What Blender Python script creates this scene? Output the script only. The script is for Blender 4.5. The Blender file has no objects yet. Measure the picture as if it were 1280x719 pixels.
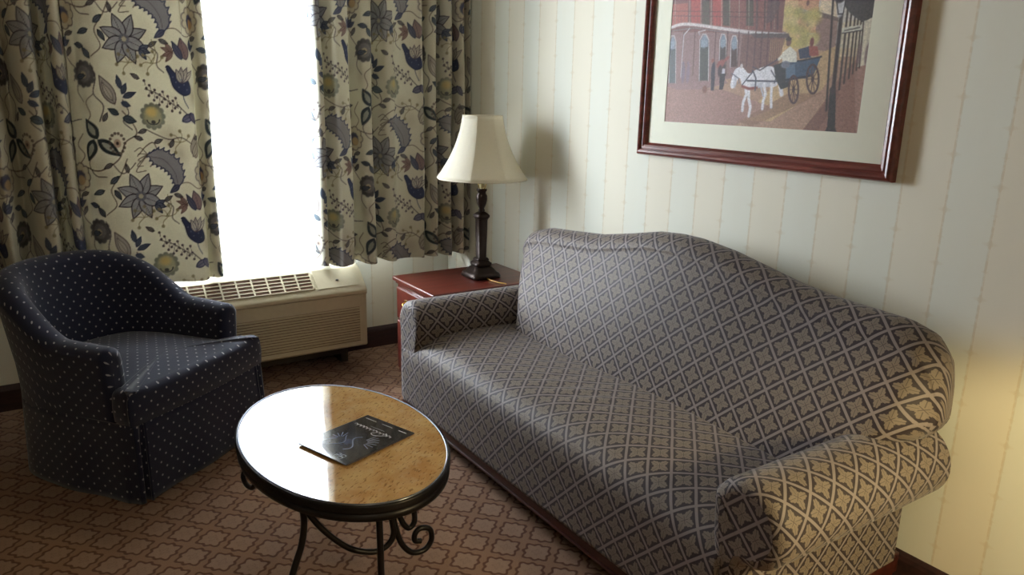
import bpy, math, random
import numpy as np
from mathutils import Vector, Matrix
random.seed(7); rng = np.random.default_rng(5)
S = bpy.context.scene
COL = S.collection

# ------------------------------------------------------------------ camera
CAM = (-2.188, -4.0, 1.486)
cd = bpy.data.cameras.new('camera'); cam = bpy.data.objects.new('camera', cd); COL.objects.link(cam)
cd.sensor_width = 36; cd.lens = 36 * 944.2 / 1280; cd.clip_start = .05
cam.matrix_world = Matrix(((0.83502, 0.120659, -0.536827, CAM[0]), (-0.549803, 0.220953, -0.805541, CAM[1]),
                           (0.021418, 0.967792, 0.250839, CAM[2]), (0, 0, 0, 1)))
S.camera = cam
# ------------------------------------------------------------------ light and exposure
S.view_settings.view_transform = 'Standard'; S.view_settings.look = 'None'
S.view_settings.gamma = 1; S.view_settings.use_curve_mapping = False
S.view_settings.exposure = 0.5
SKY = 10.0
SUNLIT = 170.0      # bright daylight just outside the window, watts
ROOM = 10.0        # warm fill added for the ambient bounce off the ceiling, not a fixture
DESK = 48.0        # warm shaded lamp beyond the right end of the sofa
W = bpy.data.worlds.new('sky'); S.world = W; W.use_nodes = True
W.node_tree.nodes['Background'].inputs[0].default_value = (.80, .90, 1, 1)
W.node_tree.nodes['Background'].inputs[1].default_value = SKY
def light(name, kind, loc, energy, color, rot=(0, 0, 0), **kw):
    d = bpy.data.lights.new(name, kind); d.energy = energy; d.color = color
    for k, v in kw.items(): setattr(d, k, v)
    o = bpy.data.objects.new(name, d); o.location = loc; o.rotation_euler = rot; COL.objects.link(o); return o
light('daylight', 'AREA', (-1.75, .75, 1.62), SUNLIT, (.86, .93, 1), (math.radians(-90), 0, math.radians(27)), shape='RECTANGLE', size=.8, size_y=1.2)
light('warm_room_fill', 'POINT', (-2.6, -4.4, 2.2), ROOM, (1, .85, .66), shadow_soft_size=.25)  # added fill light, stands in for warm ambient bounce
light('desk_lamp', 'SPOT', (-.62, -4.05, 1.12), DESK, (1, .81, .42), (0, 0, 0), shadow_soft_size=.08, spot_size=math.radians(158), spot_blend=.22)

# ------------------------------------------------------------------ helpers
def lin(c):
    c = np.asarray(c, float)
    return np.where(c <= .04045, c / 12.92, ((c + .055) / 1.055) ** 2.4)
def rgb(r, g, b): return tuple(lin(np.array([r, g, b]) / 255.)) + (1,)

class MB:
    def __init__(s): s.v = []; s.f = []; s.uv = []; s.sm = []
    def add(s, V, F, UV=None, smooth=True):
        o = len(s.v); s.v += [tuple(map(float, p)) for p in V]
        for k, f in enumerate(F):
            s.f.append([i + o for i in f]); s.sm.append(smooth)
            s.uv.append([tuple(UV[k][j]) for j in range(len(f))] if UV is not None else [(0, 0)] * len(f))
    def grid(s, P, UV=None, wrap=False, cap=False):
        P = np.asarray(P, float); n, m = P.shape[:2]
        F = []; U = []
        for i in range(n - 1):
            for j in range(m if wrap else m - 1):
                k = (j + 1) % m
                F.append([i * m + j, i * m + k, (i + 1) * m + k, (i + 1) * m + j])
                if UV is not None:
                    uk = UV[:, j + 1] if j + 1 < UV.shape[1] else UV[:, 0]
                    U.append([UV[i, j], uk[i], uk[i + 1], UV[i + 1, j]])
        s.add(P.reshape(-1, 3), F, U if UV is not None else None)
        if cap:
            for i, rev in ((0, True), (n - 1, False)):
                idx = list(range(m)); idx = idx[::-1] if rev else idx
                s.add(P[i], [idx], [[(P[i][q][1], P[i][q][2]) for q in idx]], True)
    def box(s, x0, x1, y0, y1, z0, z1):
        V = [(x, y, z) for x in (x0, x1) for y in (y0, y1) for z in (z0, z1)]
        s.add(V, [[0, 1, 3, 2], [4, 6, 7, 5], [0, 4, 5, 1], [2, 3, 7, 6], [0, 2, 6, 4], [1, 5, 7, 3]], smooth=False)
    def prism(s, pts, axis, a, b, smooth=False):
        def P(u, v, w): return {'x': (w, u, v), 'y': (u, w, v), 'z': (u, v, w)}[axis]
        n = len(pts); V = [P(*p, a) for p in pts] + [P(*p, b) for p in pts]
        s.add(V, [[i, (i + 1) % n, n + (i + 1) % n, n + i] for i in range(n)], smooth=smooth)
        s.add(V, [list(range(n))[::-1], [n + i for i in range(n)]], smooth=False)
    def lathe(s, prof, c=(0, 0), n=32, power=2.0, cap=True, rot=0.0):
        P = []
        for r, z in prof:
            row = []
            for k in range(n):
                a = 2 * math.pi * k / n
                ca, sa = math.cos(a), math.sin(a)
                q = (abs(ca) ** power + abs(sa) ** power) ** (-1 / power)
                x, y = r * q * ca, r * q * sa
                row.append((c[0] + x * math.cos(rot) - y * math.sin(rot), c[1] + x * math.sin(rot) + y * math.cos(rot), z))
            P.append(row)
        s.grid(P, wrap=True, cap=cap)
    def tube(s, pts, r, n=10, flat=1.0):
        pts = [Vector(p) for p in pts]; rings = []
        rr = r if hasattr(r, '__len__') else [r] * len(pts)
        up = Vector((0.13, 0.21, 0.97)).normalized()
        t0 = (pts[1] - pts[0]).normalized(); a = t0.cross(up)
        if a.length < .1: a = t0.cross(Vector((1, 0, 0)))
        a.normalize()
        for i, p in enumerate(pts):
            t = (pts[min(i + 1, len(pts) - 1)] - pts[max(i - 1, 0)]).normalized()
            a = (a - t * a.dot(t)).normalized(); b = t.cross(a)
            rings.append([tuple(p + (a * math.cos(q) * flat + b * math.sin(q)) * rr[i]) for q in [2 * math.pi * k / n for k in range(n)]])
        s.grid(rings, wrap=True, cap=True)
    def build(s, name, mat, parent=None, bevel=0, seg=2, sub=0):
        me = bpy.data.meshes.new(name)
        off = Vector((0, 0, 0))
        me.from_pydata(s.v, [], s.f); me.update()
        uv = me.uv_layers.new(name='uv')
        flat = np.array([c for f in s.uv for c in f], np.float32).ravel()
        uv.data.foreach_set('uv', flat)
        me.polygons.foreach_set('use_smooth', s.sm)
        if mat: me.materials.append(mat)
        o = bpy.data.objects.new(name, me); COL.objects.link(o)
        if parent: o.parent = parent
        if bevel:
            m = o.modifiers.new('bevel', 'BEVEL'); m.width = bevel; m.segments = seg; m.limit_method = 'ANGLE'; m.angle_limit = math.radians(40)
            m.harden_normals = False
        if sub:
            m = o.modifiers.new('sub', 'SUBSURF'); m.levels = sub; m.render_levels = sub
        return o
def shift(m, d):
    m.v = [(x + d[0], y + d[1], z + d[2]) for x, y, z in m.v]; return m
def tag(o, label=None, cat=None, group=None, kind=None):
    for k, v in (('label', label), ('category', cat), ('group', group), ('kind', kind)):
        if v: o[k] = v
    return o
def thing(name, loc, label, cat, rz=0, group=None):
    o = bpy.data.objects.new(name, None); o.empty_display_size = .1; COL.objects.link(o)
    o.location = loc; o.rotation_euler = (0, 0, rz); return tag(o, label, cat, group)
def smoothpath(pts, n=8, closed=False):
    P = [np.array(p, float) for p in pts]; out = []
    N = len(P); rngk = range(N if closed else N - 1)
    for i in rngk:
        p1, p2 = P[i], P[(i + 1) % N]
        p0 = P[i - 1] if (i > 0 or closed) else p1 * 2 - p2
        p3 = P[(i + 2) % N] if (i + 2 < N or closed) else p2 * 2 - p1
        for k in range(n):
            t = k / n
            out.append(.5 * ((2 * p1) + (-p0 + p2) * t + (2 * p0 - 5 * p1 + 4 * p2 - p3) * t * t + (-p0 + 3 * p1 - 3 * p2 + p3) * t ** 3))
    if not closed: out.append(P[-1])
    return np.array(out)
def arclen(P):
    P = np.asarray(P, float); d = np.r_[0, np.cumsum(np.linalg.norm(np.diff(P, axis=0), axis=1))]; return d
def numpy_mesh(name, P, mat, parent=None, colors=None, uv=None, solid=0):
    """a fine rectangular grid P[n,m,3], colours per point (linear rgb)"""
    n, m = P.shape[:2]; me = bpy.data.meshes.new(name)
    idx = np.arange(n * m).reshape(n, m)
    q = np.stack([idx[:-1, :-1], idx[:-1, 1:], idx[1:, 1:], idx[1:, :-1]], -1).reshape(-1, 4)
    me.vertices.add(n * m); me.vertices.foreach_set('co', P.astype(np.float32).ravel())
    me.loops.add(q.size); me.loops.foreach_set('vertex_index', q.astype(np.int32).ravel())
    me.polygons.add(len(q)); me.polygons.foreach_set('loop_start', np.arange(0, q.size, 4, dtype=np.int32))
    me.update(calc_edges=True); me.validate()
    me.polygons.foreach_set('use_smooth', np.ones(len(q), bool))
    if colors is not None:
        a = me.color_attributes.new('pattern', 'FLOAT_COLOR', 'POINT')
        a.data.foreach_set('color', np.concatenate([colors, np.ones((n, m, 1))], -1).astype(np.float32).ravel())
    me.materials.append(mat)
    o = bpy.data.objects.new(name, me); COL.objects.link(o)
    if parent: o.parent = parent
    if solid:
        md = o.modifiers.new('thickness', 'SOLIDIFY'); md.thickness = solid; md.offset = 0
    return o

# ---- node expressions
class Ex:
    def __init__(s, nt, sock): s.nt = nt; s.k = sock
    def _m(s, op, *a):
        n = s.nt.nodes.new('ShaderNodeMath'); n.operation = op
        for i, v in enumerate((s,) + a):
            if isinstance(v, Ex): s.nt.links.new(v.k, n.inputs[i])
            else: n.inputs[i].default_value = float(v)
        return Ex(s.nt, n.outputs[0])
    def __add__(s, o): return s._m('ADD', o)
    __radd__ = __add__
    def __sub__(s, o): return s._m('SUBTRACT', o)
    def __rsub__(s, o): return (s * -1) + o
    def __mul__(s, o): return s._m('MULTIPLY', o)
    __rmul__ = __mul__
    def __truediv__(s, o): return s._m('DIVIDE', o)
    def abs(s): return s._m('ABSOLUTE')
    def floor(s): return s._m('FLOOR')
    def frac(s): return s._m('FRACT')
    def sin(s): return s._m('SINE')
    def cos(s): return s._m('COSINE')
    def sqrt(s): return s._m('SQRT')
    def min(s, o): return s._m('MINIMUM', o)
    def max(s, o): return s._m('MAXIMUM', o)
    def pow(s, o): return s._m('POWER', o)
    def atan2(s, o): return s._m('ARCTAN2', o)
    def gt(s, o): return s._m('GREATER_THAN', o)
    def mod(s, o): return s._m('FLOORED_MODULO', o)
    def step(s, a, b):                      # smooth 0..1 from a to b
        n = s.nt.nodes.new('ShaderNodeMapRange'); n.interpolation_type = 'SMOOTHSTEP'
        s.nt.links.new(s.k, n.inputs[0]); n.inputs[1].default_value = a; n.inputs[2].default_value = b
        if a > b:
            n.inputs[1].default_value = b; n.inputs[2].default_value = a; n.inputs[3].default_value = 1; n.inputs[4].default_value = 0
        return Ex(s.nt, n.outputs[0])
class Mat:
    def __init__(s, name, rough=.6, spec=.5, color=(.5, .5, .5, 1), metal=0, coat=0, sheen=0):
        s.m = bpy.data.materials.new(name); s.m.use_nodes = True; s.nt = s.m.node_tree
        s.b = s.nt.nodes['Principled BSDF']; s.out = s.nt.nodes['Material Output']
        s.b.inputs['Roughness'].default_value = rough; s.b.inputs['Base Color'].default_value = color
        s.b.inputs['Metallic'].default_value = metal; s.b.inputs['Specular IOR Level'].default_value = spec
        s.b.inputs['Coat Weight'].default_value = coat; s.b.inputs['Sheen Weight'].default_value = sheen
    def sep(s, sock):
        n = s.nt.nodes.new('ShaderNodeSeparateXYZ'); s.nt.links.new(sock, n.inputs[0]); return [Ex(s.nt, o) for o in n.outputs]
    def pos(s): return s.sep(s.nt.nodes.new('ShaderNodeNewGeometry').outputs['Position'])
    def objco(s): return s.sep(s.nt.nodes.new('ShaderNodeTexCoord').outputs['Object'])
    def uv(s): return s.sep(s.nt.nodes.new('ShaderNodeTexCoord').outputs['UV'])[:2]
    def vec(s, x, y, z=0):
        n = s.nt.nodes.new('ShaderNodeCombineXYZ')
        for i, v in enumerate((x, y, z)):
            if isinstance(v, Ex): s.nt.links.new(v.k, n.inputs[i])
            else: n.inputs[i].default_value = v
        return n.outputs[0]
    def noise(s, vec, scale, detail=3, rough=.5, dist=0):
        n = s.nt.nodes.new('ShaderNodeTexNoise'); s.nt.links.new(vec, n.inputs['Vector'])
        n.inputs['Scale'].default_value = scale; n.inputs['Detail'].default_value = detail
        n.inputs['Roughness'].default_value = rough; n.inputs['Distortion'].default_value = dist
        return Ex(s.nt, n.outputs[0])
    def mix(s, f, a, b, mode='MIX'):
        n = s.nt.nodes.new('ShaderNodeMix'); n.data_type = 'RGBA'; n.blend_type = mode
        for v, i in ((f, 0), (a, 6), (b, 7)):
            if isinstance(v, Ex): s.nt.links.new(v.k, n.inputs[i])
            elif isinstance(v, bpy.types.NodeSocket): s.nt.links.new(v, n.inputs[i])
            else: n.inputs[i].default_value = v
        return n.outputs[2]
    def color(s, sock): s.nt.links.new(sock, s.b.inputs['Base Color']); return s
    def bump(s, h, strength=.3, dist=.002):
        n = s.nt.nodes.new('ShaderNodeBump'); s.nt.links.new(h.k, n.inputs['Height'])
        n.inputs['Strength'].default_value = strength; n.inputs['Distance'].default_value = dist
        s.nt.links.new(n.outputs[0], s.b.inputs['Normal']); return s

# ------------------------------------------------------------------ materials
def wallpaper(name, axis):
    M = Mat(name, rough=.75, spec=.25); x, y, z = M.pos()
    u = (y if axis == 'y' else x) * -1
    sp = .1335
    t = (u - 2.907 + sp * 40) / sp
    k = (t + .5).floor(); d = (t - k).abs() * sp            # distance to the nearest stripe line
    par = k.mod(2)
    band = t.floor().mod(2)
    nz = M.noise(M.vec(u, z * .2, 0), 9, 3)
    col = M.mix(band, rgb(224, 225, 213), rgb(227, 222, 205))
    col = M.mix((nz - .5) * .5 + .12, col, rgb(216, 211, 190))
    line = d.step(.0045, .002) * (M.noise(M.vec(u, z, 0), 60, 2).step(.35, .6) * .5 + .25)
    zz = (z - 1.653 + .154 * 20) / .154 + par * .5
    zf = (zz - (zz + .5).floor()).abs() * .154              # big crosses
    zh = ((zz + .5) - (zz + 1.0).floor()).abs() * .154      # small crosses
    big = ((d / .022).pow(1.5) + (zf / .007).pow(1.5)).step(1.3, .3)
    dot = ((d / .008).pow(2) + (zf / .012).pow(2)).step(1.1, .7)
    sml = ((d / .012).pow(1.3) + (zh / .004).pow(1.1)).step(1.1, .6)
    f = (line + big * .22 + dot * .2 + sml * .2).min(.6)
    col = M.mix(f * .62, col, rgb(194, 172, 130))
    M.color(col); M.bump(M.noise(M.vec(u, z, 0), 350, 2), .12, .001)
    return M.m
M_wall_r = wallpaper('wallpaper_side', 'y'); M_wall_b = wallpaper('wallpaper_window', 'x')
def carpet():
    M = Mat('carpet', rough=.95, spec=.1, sheen=.15); x, y, z = M.pos()
    a = math.radians(-47); c, s_ = math.cos(a), math.sin(a); L = .1075
    X = x + 1.988; Y = y + 1.486
    nz1 = M.noise(M.vec(x, y, 0), 55, 2); 
    u = (X * c + Y * s_) / L + (nz1 - .5) * .05; v = (Y * c - X * s_) / L + (M.noise(M.vec(y, x, 3.), 55, 2) - .5) * .05
    pu = u - (u + .5).floor(); pv = v - (v + .5).floor()
    r = (pu * pu + pv * pv).sqrt(); th = pv.atan2(pu)
    R = .412 + (th * 8).cos() * .040 - (th * 4).cos() * .036
    d = r - R
    ring = d.abs().step(.068, .026)
    inside = d.step(.0, -.03)
    fl = (th * 4).cos() * .05 + .11
    flower = (r - fl).abs().step(.03, .012)
    fn = M.noise(M.vec(x, y, 0), 420, 2)
    col = M.mix(inside, rgb(142, 106, 78), rgb(150, 118, 94))
    col = M.mix(flower * .35, col, rgb(104, 72, 50))
    col = M.mix(ring, col, rgb(88, 48, 22))
    col = M.mix((fn - .5) * 1.2 + .28, col, rgb(70, 48, 34))
    M.color(col); M.bump(fn + ring * -.3, .5, .004); return M.m
M_carpet = carpet()
def sofa_fabric():
    M = Mat('sofa_fabric', rough=.58, spec=.25, sheen=.12); u, v = M.uv()
    L = .0665; q = math.sqrt(.5)
    s = (u + v) * (q / L) ; t = (u - v) * (q / L)
    w = (M.noise(M.vec(u, v, 0), 7, 1) - .5) * .05
    s = s + w; t = t - w
    ps = s - (s + .5).floor(); pt = t - (t + .5).floor()
    d = (.5 - ps.abs()).min(.5 - pt.abs())                  # 0 on the lattice lines
    lineL = d.step(.075, .048)
    edge = d.step(.150, .11) * (1 - lineL)
    a = ps.abs(); b = pt.abs(); r = (ps * ps + pt * pt).sqrt(); th = pt.atan2(ps)
    lobes = ((th * 4).cos() * -1 + 1) * .5                  # petals on the diagonals
    R = .235 + lobes * .215 + (th * 20).cos() * .022
    leaf = (R - r).step(-.015, .02)
    vein = ((a - b).abs().step(.022, .008) * r.step(.08, .12)).max((a.min(b)).step(.022, .008) * r.step(.2, .14))
    weave = M.noise(M.vec(u * 1, v * 1, 0), 700, 1)
    rib = ((v * 900).sin() * .5 + .5)
    dark = rgb(50, 41, 45); tan = rgb(128, 116, 104); lt = rgb(134, 124, 122)
    col = M.mix(leaf * .9, dark, tan)
    col = M.mix(vein * leaf * .8, col, rgb(70, 60, 56))
    col = M.mix(edge * .95, col, rgb(44, 36, 41))
    col = M.mix(lineL, col, lt)
    col = M.mix((weave - .5) * .9 + .1, col, rgb(52, 46, 48))
    M.color(col); M.bump(weave * .5 + leaf * .5 + lineL * .7 + rib * .1, .35, .0012); return M.m
M_sofa = sofa_fabric()
def dot_fabric():
    M = Mat('dotted_navy_fabric', rough=.8, spec=.2, sheen=.25); u, v = M.uv()
    L = .050
    s = (u + v) / L; t = (u - v) / L
    ps = s - (s + .5).floor(); pt = t - (t + .5).floor()
    k = (s + .5).floor() + (t + .5).floor()
    r = (ps * ps + pt * pt).sqrt()
    dot = r.step(.135, .085)
    nz = M.noise(M.vec(u, v, 0), 600, 2)
    col = M.mix((nz - .5) + .3, rgb(32, 36, 60), rgb(20, 23, 38))
    col = M.mix(dot * .9, col, rgb(160, 156, 160))
    M.color(col); M.bump(nz, .3, .001); return M.m
M_navy = dot_fabric()
def wood(name, c1, c2, rough=.25, axis=0, coat=.4):
    M = Mat(name, rough=rough, coat=coat); M.b.inputs['Coat Roughness'].default_value = .12
    p = M.objco(); q = [v * (2.0 if i == axis else 26.) for i, v in enumerate(p)]
    n = M.noise(M.vec(*q), 1.6, 4, .6, .6)
    M.color(M.mix(n.step(.3, .7), c1, c2)); M.bump(n, .05, .001); return M.m
M_cherry = wood('cherry_wood', rgb(104, 44, 34), rgb(78, 30, 24), .28, 0)
M_frame = wood('frame_wood', rgb(116, 52, 42), rgb(82, 32, 26), .3, 1)
M_rail = wood('sofa_base_wood', rgb(74, 32, 24), rgb(46, 20, 16), .35, 1, .2)
M_base = wood('baseboard_wood', rgb(58, 34, 32), rgb(40, 24, 24), .5, 0, .0)
def marble():
    M = Mat('golden_stone', rough=.06, spec=.6, coat=.6); M.b.inputs['Coat Roughness'].default_value = .03
    x, y, z = M.pos()
    a = math.radians(35); X = x * math.cos(a) + y * math.sin(a); Y = y * math.cos(a) - x * math.sin(a)
    n1 = M.noise(M.vec(X, Y, 0), 9, 5, .6, .4); n2 = M.noise(M.vec(X * 30, Y * 90, 0), 1.6, 3, .6)
    n3 = M.noise(M.vec(X, Y, 5), 26, 3, .6)
    col = M.mix(n1.step(.3, .7), rgb(208, 168, 108), rgb(188, 138, 82))
    col = M.mix(n3.step(.5, .75) * .5, col, rgb(206, 176, 128))
    col = M.mix(n2.step(.56, .64) * .6, col, rgb(104, 66, 36))
    M.color(col); return M.m
M_stone = marble()
def plain(name, c, rough=.5, metal=0, spec=.5, coat=0, nscale=40, var=.15, bump=0):
    M = Mat(name, rough=rough, metal=metal, spec=spec, coat=coat); x, y, z = M.objco()
    n = M.noise(M.vec(x, y, z), nscale, 3)
    dk = tuple(v * (1 - var) for v in c[:3]) + (1,)
    M.color(M.mix(n, c, dk))
    if bump: M.bump(n, bump, .002)
    return M.m
M_iron = plain('dark_iron', rgb(40, 37, 38), .38, .7, bump=.1)
M_rim = plain('steel_bead', rgb(120, 122, 128), .25, .9)
M_ac = plain('beige_enamel', rgb(200, 190, 160), .42)
M_grille = plain('beige_grille', rgb(190, 178, 146), .5)
M_acdark = plain('grille_recess_brown', rgb(104, 76, 58), .7)
M_bronze = plain('aged_bronze', rgb(58, 44, 38), .35, .6, nscale=60, var=.5, bump=.3)
M_brass = plain('brass', rgb(200, 160, 80), .25, .9)
M_mat = plain('mat_board', rgb(240, 240, 222), .8, var=.04)
M_ceil = plain('ceiling_paint', rgb(226, 220, 204), .9)
M_white = plain('white_vinyl', rgb(232, 232, 228), .5)
M_cord = plain('gold_cord', rgb(176, 132, 50), .4)
M_ground = plain('outside_paving', rgb(160, 140, 116), .9, nscale=3)
M_page = plain('page_edges', rgb(84, 74, 72), .7)
M_ink = plain('pale_ink', rgb(176, 182, 190), .5)
M_cream = plain('cream_plastic', rgb(226, 214, 170), .5)
M_plug = plain('dark_plastic_and_shade', rgb(60, 54, 46), .5)  # latch plastic, also the painted shade on the subbase
def cloth_translucent(name, weight, tint=None, attr=None, c=(.8, .8, .8, 1), transp=0., rough=.8):
    M = Mat(name, rough=rough, spec=.15); nt = M.nt
    tr = nt.nodes.new('ShaderNodeBsdfTranslucent'); mx = nt.nodes.new('ShaderNodeMixShader'); mx.inputs[0].default_value = weight
    if attr:
        a = nt.nodes.new('ShaderNodeVertexColor'); a.layer_name = attr; src = a.outputs[0]
        x, y, z = M.objco(); n = M.noise(M.vec(x, y, z), 500, 2); src = M.mix((n - .5) * .5 + .1, src, (.1, .1, .09, 1), 'MIX')
        nt.links.new(src, M.b.inputs['Base Color']); nt.links.new(src, tr.inputs[0])
    else:
        x, y, z = M.objco(); n = M.noise(M.vec(x, y, z), 90, 2)
        src = M.mix(n, c, tuple(v * .94 for v in c[:3]) + (1,)); nt.links.new(src, M.b.inputs['Base Color']); nt.links.new(src, tr.inputs[0])
    nt.links.new(M.b.outputs[0], mx.inputs[1]); nt.links.new(tr.outputs[0], mx.inputs[2]); last = mx
    if transp:
        t = nt.nodes.new('ShaderNodeBsdfTransparent'); m2 = nt.nodes.new('ShaderNodeMixShader'); m2.inputs[0].default_value = transp
        nt.links.new(mx.outputs[0], m2.inputs[1]); nt.links.new(t.outputs[0], m2.inputs[2]); last = m2
    nt.links.new(last.outputs[0], M.out.inputs[0]); return M.m
M_curtain = cloth_translucent('floral_print_cloth', .15, attr='pattern')
M_sheer = cloth_translucent('sheer_voile', .65, c=(.93, .94, .95, 1), transp=.55)
M_shade = cloth_translucent('lampshade_silk', .38, c=rgb(246, 240, 222), rough=.6)
def glass(name, f0=.06):
    M = Mat(name); nt = M.nt; g = nt.nodes.new('ShaderNodeBsdfGlossy'); g.inputs['Roughness'].default_value = .03
    t = nt.nodes.new('ShaderNodeBsdfTransparent'); fr = nt.nodes.new('ShaderNodeFresnel'); fr.inputs[0].default_value = 1.08
    mx = nt.nodes.new('ShaderNodeMixShader'); nt.links.new(fr.outputs[0], mx.inputs[0]); nt.links.new(t.outputs[0], mx.inputs[1]); nt.links.new(g.outputs[0], mx.inputs[2])
    nt.links.new(mx.outputs[0], M.out.inputs[0]); return M.m
M_glass = glass('clear_glass')
def attr_mat(name, rough, spec=.5, coat=0):
    M = Mat(name, rough=rough, spec=spec, coat=coat); a = M.nt.nodes.new('ShaderNodeVertexColor'); a.layer_name = 'pattern'
    x, y, z = M.objco(); n = M.noise(M.vec(x, y, z), 120, 3)
    M.color(M.mix((n - .5) * .5 + .05, a.outputs[0], (.25, .2, .17, 1))); return M.m
M_print = attr_mat('printed_painting', .6)
M_cover = attr_mat('glossy_cover', .12, coat=.5)

# ------------------------------------------------------------------ painting on a drawing board (numpy)
class Board:
    """w x h units, colours in sRGB; wraps round when tile is set"""
    def __init__(s, w, h, res, bg, tile=False):
        s.w, s.h, s.tile = w, h, tile; s.nx, s.ny = int(round(w / res)), int(round(h / res))
        X, Y = np.meshgrid((np.arange(s.nx) + .5) * w / s.nx, (np.arange(s.ny) + .5) * h / s.ny)
        s.X, s.Y = X, Y; s.c = np.zeros((s.ny, s.nx, 3)) + np.array(bg) / 255.
    def _apply(s, m, col, a): s.c = s.c * (1 - m[..., None] * a) + (np.array(col) / 255.) * m[..., None] * a
    def _reps(s, P):
        if not s.tile: return [P]
        out = []
        for i in (-1, 0, 1):
            for j in (-1, 0, 1):
                Q = P + np.array([i * s.w, j * s.h])
                if Q[:, 0].max() > -.1 * s.w and Q[:, 0].min() < 1.1 * s.w and Q[:, 1].max() > -.1 * s.h and Q[:, 1].min() < 1.1 * s.h: out.append(Q)
        return out
    def poly(s, pts, col, a=1.):
        for P in s._reps(np.array(pts, float)):
            m = np.zeros(s.X.shape, bool); n = len(P)
            for i in range(n):
                (x1, y1), (x2, y2) = P[i], P[(i + 1) % n]
                if y1 == y2: continue
                m ^= ((y1 > s.Y) != (y2 > s.Y)) & (s.X < (x2 - x1) * (s.Y - y1) / (y2 - y1) + x1)
            s._apply(m.astype(float), col, a)
    def line(s, pts, wd, col, a=1., soft=.35):
        for P in s._reps(np.array(pts, float)):
            d = np.full(s.X.shape, 1e9)
            for (x1, y1), (x2, y2) in zip(P[:-1], P[1:]):
                L = (x2 - x1) ** 2 + (y2 - y1) ** 2 + 1e-12
                t = np.clip(((s.X - x1) * (x2 - x1) + (s.Y - y1) * (y2 - y1)) / L, 0, 1)
                d = np.minimum(d, np.hypot(s.X - x1 - t * (x2 - x1), s.Y - y1 - t * (y2 - y1)))
            s._apply(np.clip((wd / 2 * (1 + soft) - d) / (wd * soft), 0, 1), col, a)
    def blob(s, x, y, rx, ry, col, a=1., ang=0., soft=.3):
        for P in s._reps(np.array([[x, y]], float)):
            dx, dy = s.X - P[0, 0], s.Y - P[0, 1]; c, n = math.cos(ang), math.sin(ang)
            r = np.hypot((dx * c + dy * n) / rx, (dy * c - dx * n) / ry)
            s._apply(np.clip((1 - r) / soft, 0, 1), col, a)
    def at(s, U, V):
        """bilinear lookup, wraps"""
        fx = U / s.w * s.nx - .5; fy = V / s.h * s.ny - .5
        i = np.floor(fx).astype(int); j = np.floor(fy).astype(int); a = (fx - i)[..., None]; b = (fy - j)[..., None]
        if s.tile: g = lambda p, q: s.c[q % s.ny, p % s.nx]
        else: g = lambda p, q: s.c[np.clip(q, 0, s.ny - 1), np.clip(p, 0, s.nx - 1)]
        return lin((g(i, j) * (1 - a) + g(i + 1, j) * a) * (1 - b) + (g(i, j + 1) * (1 - a) + g(i + 1, j + 1) * a) * b)

# -- the floral repeat: 165 x 186 image pixels, y up
NAVY = (50, 66, 112); TEAL = (42, 62, 82); GREY = (146, 150, 160); OUT = (74, 68, 84); BROWN = (112, 92, 88); OLIVE = (146, 136, 88)
FB = Board(165, 186, .5, (228, 222, 198), tile=True)
def fp(x, y): return (x - 100, 243 - y)  # image pixel position to position on the repeat
def petalpts(cx, cy, ang, L, Wd, n=14):
    out = []
    for k in range(n + 1):
        t = k / n; w = Wd * math.sin(math.pi * t ** .8); out.append((t * L, w / 2))
    for k in range(n, -1, -1):
        t = k / n; w = Wd * math.sin(math.pi * t ** .8); out.append((t * L, -w / 2))
    c, s = math.cos(ang), math.sin(ang)
    return [(cx + a * c - b * s, cy + a * s + b * c) for a, b in out]
def leaf(cx, cy, deg, L, Wd, fill, out=OUT, ow=1.1, vein=True, inner=None):
    x, y = fp(cx, cy); a = math.radians(deg); P = petalpts(x, y, a, L, Wd)
    FB.poly(P, fill, .92); FB.line(P + [P[0]], ow, out, .9)
    if inner: FB.poly(petalpts(x + math.cos(a) * L * .16, y + math.sin(a) * L * .16, a, L * .68, Wd * .5), inner, .95)
    if vein: FB.line([(x, y), (x + math.cos(a) * L * .85, y + math.sin(a) * L * .85)], .7, out, .7)
def stem(pts, w=1.2, col=BROWN, a=.8): FB.line([fp(*p) for p in smoothpath(pts, 6)], w, col, a)
for (x, y, r) in ((115, 70, 13), (180, 75, 16), (120, 215, 17), (220, 190, 15), (150, 135, 15), (205, 170, 17), (245, 120, 13), (105, 130, 12)):   # faint washes
    FB.blob(*fp(x, y), r, r * 1.1, (196, 184, 160), .5, soft=.9)
# trailing stems
stem([(100, 205), (118, 208), (140, 195), (150, 175), (165, 165), (160, 150), (150, 138)], 1.6)
stem([(150, 195), (140, 215), (128, 232), (133, 250), (120, 262)], 1.3)
stem([(165, 190), (175, 180), (185, 176), (188, 190), (178, 205)], 1.3)
stem([(222, 130), (232, 140), (245, 150), (262, 148)], 1.3, OUT)
stem([(152, 125), (158, 140), (150, 150), (160, 160)], 1.3, OUT)
stem([(205, 230), (225, 226), (240, 235), (258, 228)], 1.2)
stem([(250, 232), (246, 250), (254, 262)], 1.1)
# big eight petalled flower
for k in range(8): leaf(163, 241, 22 + k * 45, 30, 14.5, (158, 160, 170), (72, 66, 88), 1.3)
for k in range(10): FB.blob(*fp(163 + 5 * math.cos(k * .63), 241 + 5 * math.sin(k * .63)), 2.0, 2.0, (120, 124, 140), .9)
FB.blob(*fp(163, 241), 3.4, 3.4, (190, 180, 150)); 
for k, dg in enumerate((20, -15, -55)): leaf(180, 252, dg, 14, 6, (96, 110, 140), NAVY, 1.1)
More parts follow.
